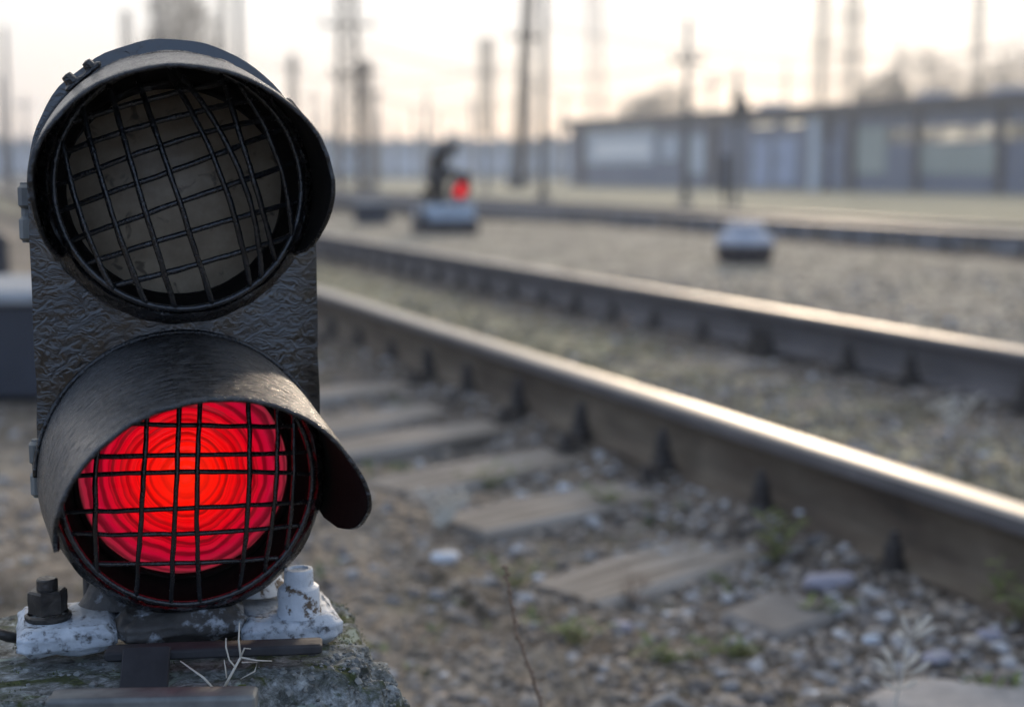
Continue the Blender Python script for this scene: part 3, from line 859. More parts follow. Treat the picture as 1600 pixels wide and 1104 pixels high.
# moss tufts and grit on the concrete
def on_foundation():
    me = fnd.data; mw = Matrix.Translation(fnd.location) @ Matrix.Rotation(YAW, 4, 'Z')
    gv = []; gf = []; mv = []; mf = []
    polys = [p_ for p_ in me.polygons if p_.center.z > .22 and p_.center.y < .12]
    r_ = random.Random(11)
    for k in range(15000):
        p_ = polys[r_.randrange(len(polys))]
        if p_.area < 1e-7: continue
        c = p_.center + Vector((r_.gauss(0, .002), r_.gauss(0, .002), 0)); n_ = p_.normal
        m_ = noise.fractal(c * 14 + Vector((3, 1, 7)), .7, 2.0, 4)
        if m_ > .10 and r_.random() < .9:
            h_ = r_.uniform(.0012, .0034); t_ = (n_ + Vector((r_.gauss(0, .5), r_.gauss(0, .5), r_.gauss(.3, .4)))).normalized() * h_
            s_ = t_.orthogonal().normalized() * .0006; i0 = len(mv)
            mv += [mw @ (c - s_), mw @ (c + s_), mw @ (c + t_)]; mf.append((i0, i0 + 1, i0 + 2))
        elif r_.random() < .22:
            sz_ = r_.uniform(.0006, .0022) * (1 + (r_.random() < .08)); i0 = len(gv)
            for v in ICO0[0]:
                q = Vector(v); k_ = 1 + .5 * noise.noise(q * 1.3 + Vector((k, 0, 0)))
                gv.append(mw @ (c + Vector((q.x * k_, q.y * k_, q.z * k_ * .7)) * sz_))
            gf += [(i0 + a, i0 + b_, i0 + c_) for a, b_, c_ in ICO0[1]]
    me1 = bpy.data.meshes.new('moss'); me1.from_pydata(mv, [], mf); me1.materials.append(island_mat('moss_tufts', [(.035, .05, .012), (.075, .10, .022), (.13, .15, .04)], bump=0)); tag(link('moss', me1), 'fine green moss growing over the concrete under the near signal', 'moss', kind='stuff')
    me2 = bpy.data.meshes.new('grit'); me2.from_pydata(gv, [], gf); me2.materials.append(island_mat('concrete_grit', [(.08, .085, .08), (.17, .18, .17), (.27, .28, .27), (.05, .05, .045)], bump=0)); tag(link('grit', me2), 'crumbling grit sitting on the concrete under the near signal', 'grit', kind='stuff')
on_foundation()

# ------------------------------------------------------------------ the near dwarf signal
sig = empty('dwarf_signal', (BX, BY, BZ), YAW)
tag(sig, 'near black two-lamp dwarf signal with its lower red lamp lit', 'railway signal')
ZU = at(262, 285, 1.15).z - BZ
ZL = at(272, 738, 1.15).z - BZ
RP = .1130
def housing():
    # upright plate with rounded ends and the box behind it
    pr = []
    nseg = 40
    for k in range(nseg + 1): q = math.pi * k / nseg; pr.append((RP * math.cos(q), ZU + RP * math.sin(q)))
    for k in range(14): t = (k + 1) / 15; pr.append((-RP, ZU * (1 - t) + ZL * t))
    for k in range(nseg + 1): q = math.pi + math.pi * k / nseg; pr.append((RP * math.cos(q), ZL + RP * math.sin(q)))
    for k in range(14): t = (k + 1) / 15; pr.append((RP, ZL * (1 - t) + ZU * t))
    pr = [(x + .0012 * noise.noise(Vector((x * 40, z * 40, 0))), z + .0012 * noise.noise(Vector((x * 40, z * 40, 9)))) for x, z in pr]
    n = len(pr); cz = (ZU + ZL) / 2
    vs = []; fs = []
    lay = [(0.0, -.0045), (0.0, -.0045), (.0015, 0), (.004, 0.0), (.006, -.003), (.0065, -.010), (.085, -.010), (.088, -.014)]
    for (y, ins) in lay[1:]:
        for x, z in pr:
            d = Vector((x, 0, z - (ZU if z > ZU else ZL if z < ZL else z))); dn = d.normalized() if d.length else Vector((1, 0, 0))
            vs.append((x + dn.x * ins, y, z + dn.z * ins))
    m = len(lay) - 1
    for i in range(m - 1):
        for k in range(n):
            j = (k + 1) % n; fs.append((i * n + k, i * n + j, (i + 1) * n + j, (i + 1) * n + k))
    fs.append(tuple(range(n))); fs.append(tuple(range((m - 1) * n, m * n))[::-1])
    b = MB(); b.add(vs, fs)
    return b.build('housing', M['plate'], sig, smooth='auto')
housing()
b = MB(); b.tube([(-.1075, .055, ZU - .175), (-.1078, .055, ZU + .02)], .004, 6)
RING = Matrix.Rotation(R(90), 4, 'X')      # local z of a lathe -> local -y (towards the camera)
def lamp(zc, lit, tilt, roll, hood_len, seed, hshift=0.0, sag0=.010, flare=.002, LR=.089, r00=.114, sagb=0.0, ks=1.0, dz=0.0):
    lm = empty('lamp_unit', (0, 0, zc + dz)); lm.parent = sig
    lm.rotation_euler = (tilt, 0, 0)
    b = MB()
    prof = [(.104, -.006), (.1105, -.002), (.1120, .006), (.1118, .022), (.1095, .034), (.1050, .041), (.1035, .0425), (.1015, .040), (.1000, .030), (.0975, .020), (LR + .0060, .008), (LR + .004, -.002), (LR + .003, -.008)]
    prof = [(r_ * ks, z_) for r_, z_ in prof]
    fine = []
    for i in range(len(prof) - 1):
        for t in (0, .5): fine.append((prof[i][0] * (1 - t) + prof[i + 1][0] * t, prof[i][1] * (1 - t) + prof[i + 1][1] * t))
    fine.append(prof[-1])
    b.lathe(fine[:16], 128, RING, jit=.0022, seed=seed)
    bw = MB(); bw.lathe([(r_ * .999, z_) for r_, z_ in fine[14:]], 96, RING, jit=.0008, seed=seed); bw.build('lamp_bowl', M['hood_inner'], lm, smooth='auto')
    b.lathe([(.0001, -.013), (LR + .003, -.009)], 64, RING)
    b.build('lamp_ring', M['ring'], lm, smooth='auto')
    # inner clamp ring round the glass
    b = MB(); b.lathe([(LR + .0045, .002), (LR + .0045, .007), (LR + .0025, .009), (LR, .008), (LR - .0005, .002)], 96, RING, closed=True, jit=.0006, seed=seed + 3)
    b.build('glass_rim', M['hood_inner'], lm, smooth='auto')
    # lens: shallow dome with concentric steps
    b = MB(); pr = []
    for i in range(61):
        r = (LR - .0002) * i / 60
        z = .013 * (1 - (r / LR) ** 2) + .001
        if lit: z += .0009 * ((r * 130) % 1.0)
        pr.append((max(r, 1e-5), z))
    b.lathe(pr, 96, RING)
    b.build('lens', M['red_lens'] if lit else M['dark_lens'], lm, smooth=not lit or 'auto')
    # hood
    a0, a1 = (R(-17), R(197)) if lit else (R(-31), R(211)); na, nd = 110, 26; th = .0028
    outer = []; inner = []
    for i in range(na + 1):
        ph = a0 + (a1 - a0) * i / na
        e_ = min((ph - a0), (a1 - ph)) / R(34)
        Lp = hood_len * (.30 + .70 * (1 - (1 - min(1, e_)) ** 2.2) ** .5) if e_ < 1 else hood_len
        if e_ <= 0: Lp = hood_len * .30
        Lp += .0020 * noise.noise(Vector((ph * 9, seed, 0))) + .0012 * noise.noise(Vector((ph * 33, seed, 4)))
        for j in range(nd + 1):
            t = j / nd; d = .001 + (Lp - .001) * t
            w = .0011 * noise.noise(Vector((ph * 3, d * 22, seed)))
            r0 = r00 + flare * t + w
            sag = (sagb + sag0 * (d / hood_len) ** 1.5) * max(0, math.sin(ph)) ** .7      # crown droops towards the lip
            lip = .0010 * max(0, 1 - abs(t - .985) * 60)                    # rolled bead along the lip
            for arr, rr_ in ((outer, r0 + th / 2 + lip), (inner, r0 - th / 2 - lip)):
                arr.append((rr_ * math.cos(ph) + hshift * (d / hood_len), -d, rr_ * math.sin(ph) - sag))
    W_ = nd + 1
    fo = []; fi = []; rim = []
    n = len(outer)
    for i in range(na):
        for j in range(nd):
            q = (i * W_ + j, i * W_ + j + 1, (i + 1) * W_ + j + 1, (i + 1) * W_ + j)
            fo.append(q); fi.append(tuple(n + k for k in q[::-1]))
        a_, b_ = i * W_ + nd, (i + 1) * W_ + nd
        rim.append((a_, n + a_, n + b_, b_))
    for i in (0, na):
        for j in range(nd):
            a_, b_ = i * W_ + j, i * W_ + j + 1
            rim.append((a_, b_, n + b_, n + a_))
    me = bpy.data.meshes.new('hood'); me.from_pydata(outer + inner, [], fo + fi + rim)
    me.materials.append(M['hood']); me.materials.append(M['hood_inner']); me.materials.append(M['ring'])
    for k, pg in enumerate(me.polygons):
        pg.use_smooth = True
        pg.material_index = 0 if k < len(fo) else 1 if k < len(fo) + len(fi) else 2
    bm = bmesh.new(); bm.from_mesh(me); bmesh.ops.recalc_face_normals(bm, faces=bm.faces); bm.to_mesh(me); bm.free()
    link('hood', me, lm)
    # flange of the hood, screwed to the ring
    b = MB(); pts_ = []; rs_ = r00 + .0025
    for i in range(60):
        ph = R(2) + R(176) * i / 59; pts_.append((rs_ * math.cos(ph), -.001, rs_ * math.sin(ph) - sagb * math.sin(ph) ** .7))
    b.tube(pts_, .0022, 6); b.build('hood_seam', M['ring'], lm, smooth=True)
    # wire guard
    g = empty('wire_guard'); g.parent = lm; g.rotation_euler = (0, -roll, 0)
    gr = .0985 * ks
    def bulge(x, z): return -.043 - .020 * max(0, 1 - (x * x + z * z) / gr ** 2)
    b = MB(); pts_ = [(gr * math.cos(q), -.030, gr * math.sin(q)) for q in [2 * math.pi * k / 72 for k in range(73)]]
    b.tube([(x_, -.043, z_) for x_, y_, z_ in pts_], .0026, 8, cap=False); b.build('rim_wire', M['wire'], g, smooth=True)
    for ax, vals in lit_bars if lit else dark_bars:
        for (c0, c1, c2) in vals:          # offsets at start, middle and end of the bar
            lim = math.sqrt(max(1e-6, gr ** 2 - ((c0 + c2) / 2) ** 2))
            P = []; rad = []
            for k in range(25):
                t = -1 + 2 * k / 24
                c = c0 * (t * t - t) / 2 + c1 * (1 - t * t) + c2 * (t * t + t) / 2
                u = t * lim * .998
                jx = .0007 * noise.noise(Vector((u * 60, c * 50, seed)))
                x, z = (c + jx, u) if ax == 'v' else (u, c + jx)
                d = math.hypot(x, z)
                if d > gr: x *= gr / d; z *= gr / d
                P.append((x, bulge(x, z) + (.0024 if ax == 'h' else 0), z)); rad.append((.0020 if lit else .0023) * (1 + .22 * noise.noise(Vector((u * 120, c * 60, seed + 2)))))
            b = MB(); b.tube(P, rad, 8); b.build('wire', M['wire'], g, smooth=True)
    return lm

def lens_material(name, lit):
    m = bpy.data.materials.new(name); m.use_nodes = True
    t = m.node_tree; N = t.nodes; K = t.links.new; b = N['Principled BSDF']
    co = N.new('ShaderNodeTexCoord')
    if not lit:
        n = N.new('ShaderNodeTexNoise'); n.inputs['Scale'].default_value = 22; n.inputs['Detail'].default_value = 9; n.inputs['Roughness'].default_value = .7
        K(co.outputs['Object'], n.inputs['Vector'])
        r = N.new('ShaderNodeValToRGB'); r.color_ramp.elements[0].position = .35; r.color_ramp.elements[0].color = (.23, .185, .13, 1)
        r.color_ramp.elements[1].position = .68; r.color_ramp.elements[1].color = (.40, .34, .25, 1)
        K(n.outputs['Fac'], r.inputs['Fac'])
        g_ = N.new('ShaderNodeTexNoise'); g_.inputs['Scale'].default_value = 55; g_.inputs['Detail'].default_value = 6; g_.inputs['Distortion'].default_value = .8; K(co.outputs['Object'], g_.inputs['Vector'])
        q_ = N.new('ShaderNodeMapRange'); q_.inputs['From Min'].default_value = .60; q_.inputs['From Max'].default_value = .68; q_.inputs['To Max'].default_value = .75; K(g_.outputs['Fac'], q_.inputs['Value'])
        x_ = N.new('ShaderNodeMix'); x_.data_type = 'RGBA'; x_.inputs['B'].default_value = (.05, .04, .03, 1); K(q_.outputs[0], x_.inputs['Factor']); K(r.outputs[0], x_.inputs['A']); K(x_.outputs['Result'], b.inputs['Base Color'])
        b.inputs['Roughness'].default_value = .5; b.inputs['Coat Weight'].default_value = .15; b.inputs['Coat Roughness'].default_value = .2
        return m
    # the red glass is lit from behind by the lamp: brightest over the lamp, fading outwards, broken by the ring steps of the glass
    mp_ = N.new('ShaderNodeVectorMath'); mp_.operation = 'MULTIPLY'; mp_.inputs[1].default_value = (1, 0, 1); K(co.outputs['Object'], mp_.inputs[0])
    ln = N.new('ShaderNodeVectorMath'); ln.operation = 'LENGTH'; K(mp_.outputs[0], ln.inputs[0])
    nn = N.new('ShaderNodeTexNoise'); nn.inputs['Scale'].default_value = 16; nn.inputs['Detail'].default_value = 3; K(co.outputs['Object'], nn.inputs['Vector'])
    off = N.new('ShaderNodeMath'); off.operation = 'MULTIPLY_ADD'; off.inputs[1].default_value = .020; K(nn.outputs['Fac'], off.inputs[0]); K(ln.outputs['Value'], off.inputs[2])
    wob = N.new('ShaderNodeMath'); wob.operation = 'MULTIPLY'; wob.inputs[1].default_value = 430; K(off.outputs[0], wob.inputs[0])
    sn = N.new('ShaderNodeMath'); sn.operation = 'SINE'; K(wob.outputs[0], sn.inputs[0])
    n4 = N.new('ShaderNodeTexNoise'); n4.noise_dimensions = '1D'; n4.inputs['Scale'].default_value = 190; n4.inputs['Detail'].default_value = 3; K(off.outputs[0], n4.inputs['W'])
    rings = N.new('ShaderNodeMath'); rings.operation = 'MULTIPLY_ADD'; rings.inputs[1].default_value = .045; K(sn.outputs[0], rings.inputs[0]); K(n4.outputs['Fac'], rings.inputs[2])
    rr_ = N.new('ShaderNodeValToRGB'); rr_.color_ramp.elements[0].position = .36; rr_.color_ramp.elements[0].color = (.34, .34, .34, 1)
    rr_.color_ramp.elements[1].position = .56; rr_.color_ramp.elements[1].color = (1, 1, 1, 1); K(rings.outputs[0], rr_.inputs['Fac'])
    rad = N.new('ShaderNodeValToRGB'); e = rad.color_ramp.elements
    mr_ = N.new('ShaderNodeMapRange'); mr_.inputs['From Max'].default_value = .089; K(ln.outputs['Value'], mr_.inputs['Value']); K(mr_.outputs[0], rad.inputs['Fac'])
    e[0].position = 0; e[0].color = (1.25, .020, .002, 1); e[1].position = 1.0; e[1].color = (.07, .02, .02, 1)
    for p_, c_ in ((.35, (1.12, .003, .001)), (.58, (.86, .001, .010)), (.80, (.52, .003, .034)), (.92, (.34, .016, .040)), (.97, (.14, .03, .035))):
        q = e.new(p_); q.color = (*c_, 1)
    cen = N.new('ShaderNodeMapRange'); cen.interpolation_type = 'SMOOTHSTEP'; cen.inputs['From Min'].default_value = .012; cen.inputs['From Max'].default_value = .034; cen.inputs['To Min'].default_value = .25; cen.inputs['To Max'].default_value = 1
    K(ln.outputs['Value'], cen.inputs['Value'])
    mx = N.new('ShaderNodeMix'); mx.data_type = 'RGBA'; mx.blend_type = 'MULTIPLY'; K(cen.outputs[0], mx.inputs['Factor'])
    K(rad.outputs[0], mx.inputs['A']); K(rr_.outputs[0], mx.inputs['B'])
    K(mx.outputs['Result'], b.inputs['Emission Color']); b.inputs['Emission Strength'].default_value = .86
    b.inputs['Base Color'].default_value = (.016, .002, .002, 1); b.inputs['Roughness'].default_value = .18; b.inputs['Specular IOR Level'].default_value = .3
    return m
M['red_lens'] = lens_material('lit_red_glass', True)
M['dark_lens'] = lens_material('dusty_unlit_glass', False)
# wire offsets in metres: v = upright wires (x at bottom, middle, top), h = cross wires (z at left, middle, right)
lit_bars = [('v', [(-.070, -.072, -.066), (-.041, -.037, -.031), (-.014, -.012, -.007), (.009, .004, .010), (.040, .045, .044), (.060, .067, .068), (.078, .082, .082)]),
            ('h', [(.074, .070, .068), (.052, .049, .044), (.024, .026, .022), (.008, .013, .004), (-.020, -.016, -.019), (-.037, -.037, -.038), (-.062, -.062, -.065)])]
dark_bars = [('v', [(-.074, -.078, -.072), (-.054, -.056, -.050), (-.034, -.032, -.026), (-.006, -.006, -.004), (.026, .030, .018), (.036, .045, .024), (.052, .054, .058), (.070, .078, .068)]),
             ('h', [(.070, .070, .066), (.050, .052, .048), (.028, .034, .030), (.010, .014, .020), (-.014, -.010, -.008), (-.034, -.034, -.038), (-.056, -.060, -.062)])]
lamp(ZU, False, R(-2.0), R(17), .170, 1.0, hshift=-.007, sag0=.020, flare=-.006, LR=.0845, r00=.1085, sagb=.003, ks=.955, dz=-.005)
lamp(ZL, True, R(0), R(-2), .205, 5.0, hshift=.005, sag0=.016, flare=-.0060, LR=.0845)

# hinge lugs on the left edge, small lug on the crown
for (px, y0, y1) in ((39, 285, 374), (50, 668, 758)):
    zc = at(px, (y0 + y1) / 2, 1.17).z - BZ; hh = (y1 - y0) / 2222 * 1.17
    b = MB(); b.box((0, 0, hh * .27), (.012, .016, hh * .42), bev=.003); b.box((0, 0, -hh * .27), (.012, .016, hh * .44), bev=.003); b.tube([(0, 0, -hh / 2), (0, 0, hh / 2)], .0042, 10)
    o = b.build('hinge', M['galv'], sig, smooth='auto', loc=(-.1145, .010, zc)); o['label'] = 'pale worn hinge lug on the left edge'
b = MB()
q = R(118)
b.box((0, 0, 0), (.034, .010, .006), bev=.002); b.lathe([(0, .010), (.004, .009), (.005, .003), (.005, 0), (0, 0)], 8, Matrix.Translation((-.009, 0, .002))); b.lathe([(0, .008), (.0035, .007), (.0045, .003), (.0045, 0), (0, 0)], 8, Matrix.Translation((.009, 0, .002)))
o = b.build('hood_clip', M['ring'], sig, smooth='auto', loc=(-.069, -.034, ZU + .0800)); o.rotation_euler = (0, R(-40), 0); o.scale = (1, 1, .8)
b = MB(); b.box((0, 0, 0), (.026, .010, .005), bev=.002); o = b.build('hood_clip', M['ring'], sig, loc=(.090, -.05, ZU + .055)); o.rotation_euler = (0, R(52), 0)

# feet of the housing
def irregular(o, amp, sc1, seed=0):
    me = o.data
    bm = bmesh.new(); bm.from_mesh(me)
    bmesh.ops.subdivide_edges(bm, edges=bm.edges, cuts=5, use_grid_fill=True)
    for v in bm.verts:
        k = noise.fractal(v.co * sc1 + Vector((seed, 0, 0)), .7, 2.0, 3) * amp
        v.co += v.normal * k if v.normal.length else Vector()
    bm.to_mesh(me); bm.free(); me.shade_smooth()
b = MB(); b.box((0, 0, 0), (.076, .084, .022), bev=.006); o = b.build('foot_pad', M['white_paint'], sig, loc=(-.097, -.006, .012)); irregular(o, .0018, 70, 1)
o['label'] = 'left foot pad, flaking white paint'
b = MB(); b.box((0, 0, 0), (.082, .092, .024), bev=.007); o = b.build('foot_pad', M['white_paint'], sig, loc=(.079, -.014, .005)); irregular(o, .0018, 70, 4)
o['label'] = 'right foot pad, thick white paint'
b = MB(); b.box((0, 0, 0), (.104, .098, .026), bev=.009); o = b.build('foot_bar', M['dark_worn'], sig, loc=(-.008, .000, .0135)); irregular(o, .0030, 60, 7)
for sx, mt in ((-1, M['dark_worn']), (1, M['white_nut'])):
    b = MB(); b.lathe([(.030, 0), (.024, .008), (.017, .022), (.015, .045), (.015, .07)], 20, jit=.002); b.box((0, .012, .03), (.05, .012, .06), bev=.003)
    o = b.build('foot_bracket', mt, sig, smooth='auto', loc=(sx * .058, .022, .022))
# left nut: hexagonal steel
b = MB()
b.lathe([(0, .0), (.0175, 0), (.0182, .002), (.0182, .004), (.016, .0055)], 24)
b.lathe([(0, .0245), (.0135, .0245), (.0155, .0230), (.0155, .0065), (.0140, .0055), (0, .0055)], 6)
b.lathe([(0, .0335), (.0072, .0335), (.0082, .0325), (.0082, .0245), (0, .0245)], 20, jit=.0004)
o = b.build('nut', M['nut'], sig, smooth='auto', loc=(-.111, -.010, .0225)); irregular(o, .0004, 150); o['label'] = 'dark oily hexagon nut'; o.data.set_sharp_from_angle(angle=R(30)); o.rotation_euler = (0, 0, R(10))
b = MB()
b.lathe([(0, 0), (.0180, 0), (.0182, .004), (.0172, .007), (.0174, .018), (.0165, .0235), (.0140, .0255), (.0122, .0262), (.0122, .0375), (.0112, .0392), (.0082, .0395), (.0074, .0378), (0, .0372)], 26, jit=.0010)
o = b.build('nut', M['white_nut'], sig, smooth='auto', loc=(.086, -.040, .0155)); o['label'] = 'round nut under thick white paint'

# steel pieces lying on the foundation
b = MB(); b.box((0, 0, 0), (.166, .020, .0080), bev=.0015)
o = b.build('steel_bar', M['strip'], smooth=False); c = at(336, 1014, 1.074); o.location = c; o.rotation_euler = (0, 0, YAW * .35); irregular(o, .0005, 60)
tag(o, 'flat dark steel bar lying under the front of the near signal', 'steel bar')
b = MB(); b.box((0, 0, 0), (.036, .052, .005), bev=.001)
o = b.build('steel_tab', M['strip']); c = at(226, 1057, 1.042); o.location = c; o.rotation_euler = (R(38), 0, R(8))
tag(o, 'short dark steel tab hanging down the mossy concrete from the bar', 'steel tab')
b = MB(); b.box((0, 0, 0), (.150, .024, .016), bev=.002)
o = b.build('steel_edge', M['galv']); c = at(240, 1097, 1.00); o.location = c; o.rotation_euler = (0, 0, R(3)); irregular(o, .0006, 60)
tag(o, 'weathered pale metal edge along the bottom left of the concrete', 'metal strip')
b = MB(); pts_ = [at(-30, 990, 1.10), at(-5, 988, 1.10), at(14, 994, 1.10), at(34, 998, 1.12)]
b.tube(pts_, [.004, .0045, .0045, .004], 8); o = b.build('iron_rod', M['nut'], smooth=True); tag(o, 'dark iron rod end left of the white foot pad', 'rod')
# dry twig with one green leaf on the concrete
c0 = at(348, 1078, 1.035); tw = empty('twig', c0); tag(tw, 'tiny dry branching twig with one green leaf on the mossy concrete', 'twig')
def P_(x, y, dy=0.0): return at(x, y, 1.035 + dy) - c0
b = MB()
b.tube([P_(348, 1078), P_(360, 1055), P_(376, 1026)], [.0011, .0010, .0009], 6)
b.tube([P_(376, 1026), P_(373, 1000, .004), P_(374, 972, .006)], [.0009, .0007, .0004], 6)
b.tube([P_(368, 1042), P_(358, 1030), P_(353, 1010), P_(353, 996, .003)], [.0008, .0006, .0006, .0004], 6)
b.tube([P_(376, 1026), P_(400, 1031), P_(425, 1032)], [.0008, .0006, .0004], 6)
b.tube([P_(378, 1034), P_(402, 1034), P_(398, 1048), P_(376, 1060)], [.0007, .0006, .0006, .0003], 6)
b.tube([P_(376, 1026), P_(382, 1012), P_(392, 1013)], [.0007, .0006, .0003], 6)
b.tube([P_(354, 1058), P_(352, 1042), P_(350, 1030)], [.0006, .0005, .0003], 6)
b.build('stem', M['bleach'], tw, smooth=True)
b = MB(); leaf(b, P_(372, 1086), P_(384, 1068), .005, up=Vector((0, -1, .2))); b.build('leaf', M['leafgreen'], tw)
c1 = at(338, 1078, 1.035)
b = MB(); b.tube([at(338, 1080, 1.035) - c1, at(318, 1058, 1.035) - c1, at(282, 1032, 1.05) - c1], [.0010, .0009, .0005], 6)
o = b.build('straw', M['bleach'], smooth=True, loc=c1); tag(o, 'single pale straw leaning left of the twig on the concrete', 'straw')

# ------------------------------------------------------------------ middle distance
# equipment box left behind the signal
eb = empty('equipment_box', at(-40, 640, 5.0) * 1); eb.location.z = -.02
tag(eb, 'long low dark equipment box with a pale lid, left behind the signal', 'equipment box')
b = MB(); b.box((0, .35, .17), (1.5, .7, .34), bev=.012); b.build('body', M['dark_box'], eb)
b = MB(); b.box((0, .35, .365), (1.56, .78, .05), bev=.01); b.build('lid', M['concrete_pale'], eb)
# dark cable post at left edge
b = MB(); c = atz(-6, 438, 0); b.lathe([(0, 0), (.14, 0), (.14, .02), (.10, .04), (.10, .30), (.12, .32), (.10, .36), (0, .37)], 20); o = b.build('marker_post', M['dark_box'], smooth='auto', loc=(c.x, c.y, gh(c.x, c.y)))
tag(o, 'short dark marker post on the pale ground at the left edge', 'post')
# far cable box beside the second signal
c = atz(582, 352, 0); cb = empty('cable_box', (c.x, c.y, gh(c.x, c.y)), R(6)); tag(cb, 'dark blue cable box with a pale lid left of the distant signal', 'cable box')
b = MB(); b.box((0, 0, .14), (.50, .35, .28), bev=.01); b.build('body', M['dark_box'], cb)
b = MB(); b.box((0, 0, .30), (.56, .40, .04), bev=.01); b.build('lid', M['concrete_pale'], cb)
# mushroom foundation
c = atz(1163, 414, 0); mf = empty('round_foundation', (c.x, c.y, gh(c.x, c.y))); tag(mf, 'round foundation with pale domed cap and dark skirt between the tracks', 'foundation')
M['cap_white'] = mat('dusty_white_cap', [(.36, .38, .42), (.50, .52, .56)], 10, rough=.7, bump=.3, bscale=40)
M['skirt'] = mat('tarred_skirt', [(.03, .026, .028), (.065, .055, .055)], 10, rough=.8, bump=.3, bscale=40)
b = MB(); b.lathe([(0, 0), (.205, 0), (.225, .04), (.245, .11), (.235, .15)], 36); b.build('skirt', M['skirt'], mf, smooth='auto')
b = MB(); b.lathe([(.235, .15), (.245, .17), (.235, .21), (.20, .245), (.16, .255), (.15, .26)], 36); b.build('dome', M['cap_white'], mf, smooth='auto')
b = MB(); b.lathe([(.15, .26), (.165, .275), (.165, .315), (.15, .335), (0, .34)], 36); b.build('lid', M['cap_white'], mf, smooth='auto')

# second signal
M['far_black'] = mat('far_signal_black', [(.012, .012, .014), (.03, .03, .032)], 20, rough=.5)
M['far_pale'] = mat('far_signal_pale_blue', [(.30, .36, .42), (.46, .53, .60)], 12, rough=.7, wear=((.08, .08, .08), 14, .60, .8))
c = atz(695, 366, 0); s2 = empty('dwarf_signal', (c.x, c.y, gh(c.x, c.y)), R(14)); tag(s2, 'distant dwarf signal, two dark lamps in profile and a lit red lamp', 'railway signal')
b = MB(); b.box((0, 0, .07), (.76, .50, .16), bev=.02); b.build('base', M['skirt'], s2)
b = MB(); b.box((.05, 0, .255), (.60, .34, .21), bev=.02); b.build('plinth', M['far_pale'], s2)
b = MB(); b.box((-.30, -.05, .20), (.10, .16, .12), bev=.01); b.build('cable_head', M['far_black'], s2)
b = MB(); b.lathe([(0, 0), (.03, .0), (.045, .03), (.03, .06), (0, .065)], 14, Matrix.Translation((-.38, -.10, .24))); b.tube([(-.38, -.10, .12), (-.38, -.10, .25)], .012, 8); b.build('glint_ball', M['cap_white'], s2, smooth='auto')  # last piece: white ball on a stem, added to stand for a blurred glint
def small_head(x, z, face, parent, lit=False, r=.085, lean=0.0):
    hd = empty('signal_head', (x, 0, z), face); hd.parent = parent
    b = MB(); b.lathe([(.0, -.10), (r * .8, -.10), (r, -.08), (r, .02), (r * .86, .025), (r * .86, .0), (0, .0)], 24, RING); b.build('head_case', M['far_black'], hd, smooth='auto')
    b = MB()
    pr_ = []
    for k in range(21):
        ph = R(-10) + R(200) * k / 20
        Lp = .20 * math.sin(max(.25, min(math.pi - .25, (ph + R(10)) / R(200) * math.pi))) ** .6
        pr_.append((r * math.cos(ph), r * math.sin(ph), Lp))
    vs = [(x_, -.02, z_) for x_, z_, l_ in pr_] + [(x_ * 1.03, -l_, z_ * 1.0) for x_, z_, l_ in pr_] + [(x_ * .96, -.02, z_ * .96) for x_, z_, l_ in pr_] + [(x_ * .99, -l_, z_ * .96) for x_, z_, l_ in pr_]
    fs = []
    for k in range(20):
        fs += [(k, k + 1, k + 22, k + 21), (k + 42, k + 63, k + 64, k + 43), (k + 21, k + 22, k + 64, k + 63)]
    b.add(vs, fs); b.build('hood', M['far_black'], hd, smooth='auto')
    b = MB(); b.lathe([(1e-4, .016), (.04, .012), (r * .84, .003)], 24, RING); b.build('lens', M['far_red'] if lit else M['dark_lens'], hd, smooth=True)
    return hd
m = bpy.data.materials.new('far_red_glass'); m.use_nodes = True; bb = m.node_tree.nodes['Principled BSDF']
bb.inputs['Base Color'].default_value = (.1, .01, .01, 1); bb.inputs['Emission Color'].default_value = (1, .02, .03, 1); bb.inputs['Emission Strength'].default_value = .85; M['far_red'] = m
b = MB(); b.tube([(-.10, .05, .30), (-.08, .06, .92)], .035, 10); b.box((-.07, .06, .66), (.19, .12, .62), bev=.02); b.build('column', M['far_black'], s2, smooth='auto')
small_head(.0, .97, R(58), s2, r=.135)
small_head(-.08, .66, R(50), s2, r=.140)
small_head(-.14, .44, R(-40), s2, r=.10)
b = MB(); b.tube([(.19, .05, .31), (.19, .06, .50)], .04, 10); b.box((.23, .08, .60), (.20, .10, .30), bev=.02); b.build('column', M['far_black'], s2, smooth='auto')
small_head(.19, .53, R(14), s2, lit=True, r=.112)
# thin post beyond the second track
c = at(1132, 345, 22); b = MB(); b.tube([(0, 0, 0), (0, 0, .45)], .022, 8); b.box((0, 0, .72), (.12, .05, .60), bev=.008); o = b.build('marker_post', M['far_black'], loc=(c.x, c.y, -.01))
tag(o, 'short dark marker post standing beyond the second track behind the round foundation', 'post')

# ------------------------------------------------------------------ far buildings
def quad_box(mb, a, bpt, z0, z1, t=.1, off=0.0):
    """upright slab from a to b (x, y), thickness t towards the camera side, off = how far its front face stands proud of the wall line"""
    a, bpt = Vector((a[0], a[1], 0)), Vector((bpt[0], bpt[1], 0))
    d = (bpt - a); ang = math.atan2(d.y, d.x); n = Vector((d.y, -d.x, 0)).normalized()
    c = (a + bpt) / 2 + n * (off - t / 2)
    mb.box((c.x, c.y, (z0 + z1) / 2), (d.length, t, z1 - z0), rz=ang)
M['depot_wall'] = mat('grey_blue_cladding', [(.11, .14, .20), (.17, .20, .26)], .6, rough=.7, stretch=(3, 3, .5))
M['depot_dark'] = mat('dark_roof_edge', [(.030, .034, .048), (.05, .054, .07)], .4, rough=.7)
M['depot_green'] = mat('pale_green_panel', [(.27, .31, .28), (.36, .40, .36)], .5, rough=.7)
M['depot_blue'] = mat('light_blue_door', [(.24, .31, .44), (.33, .41, .55)], .5, rough=.5)
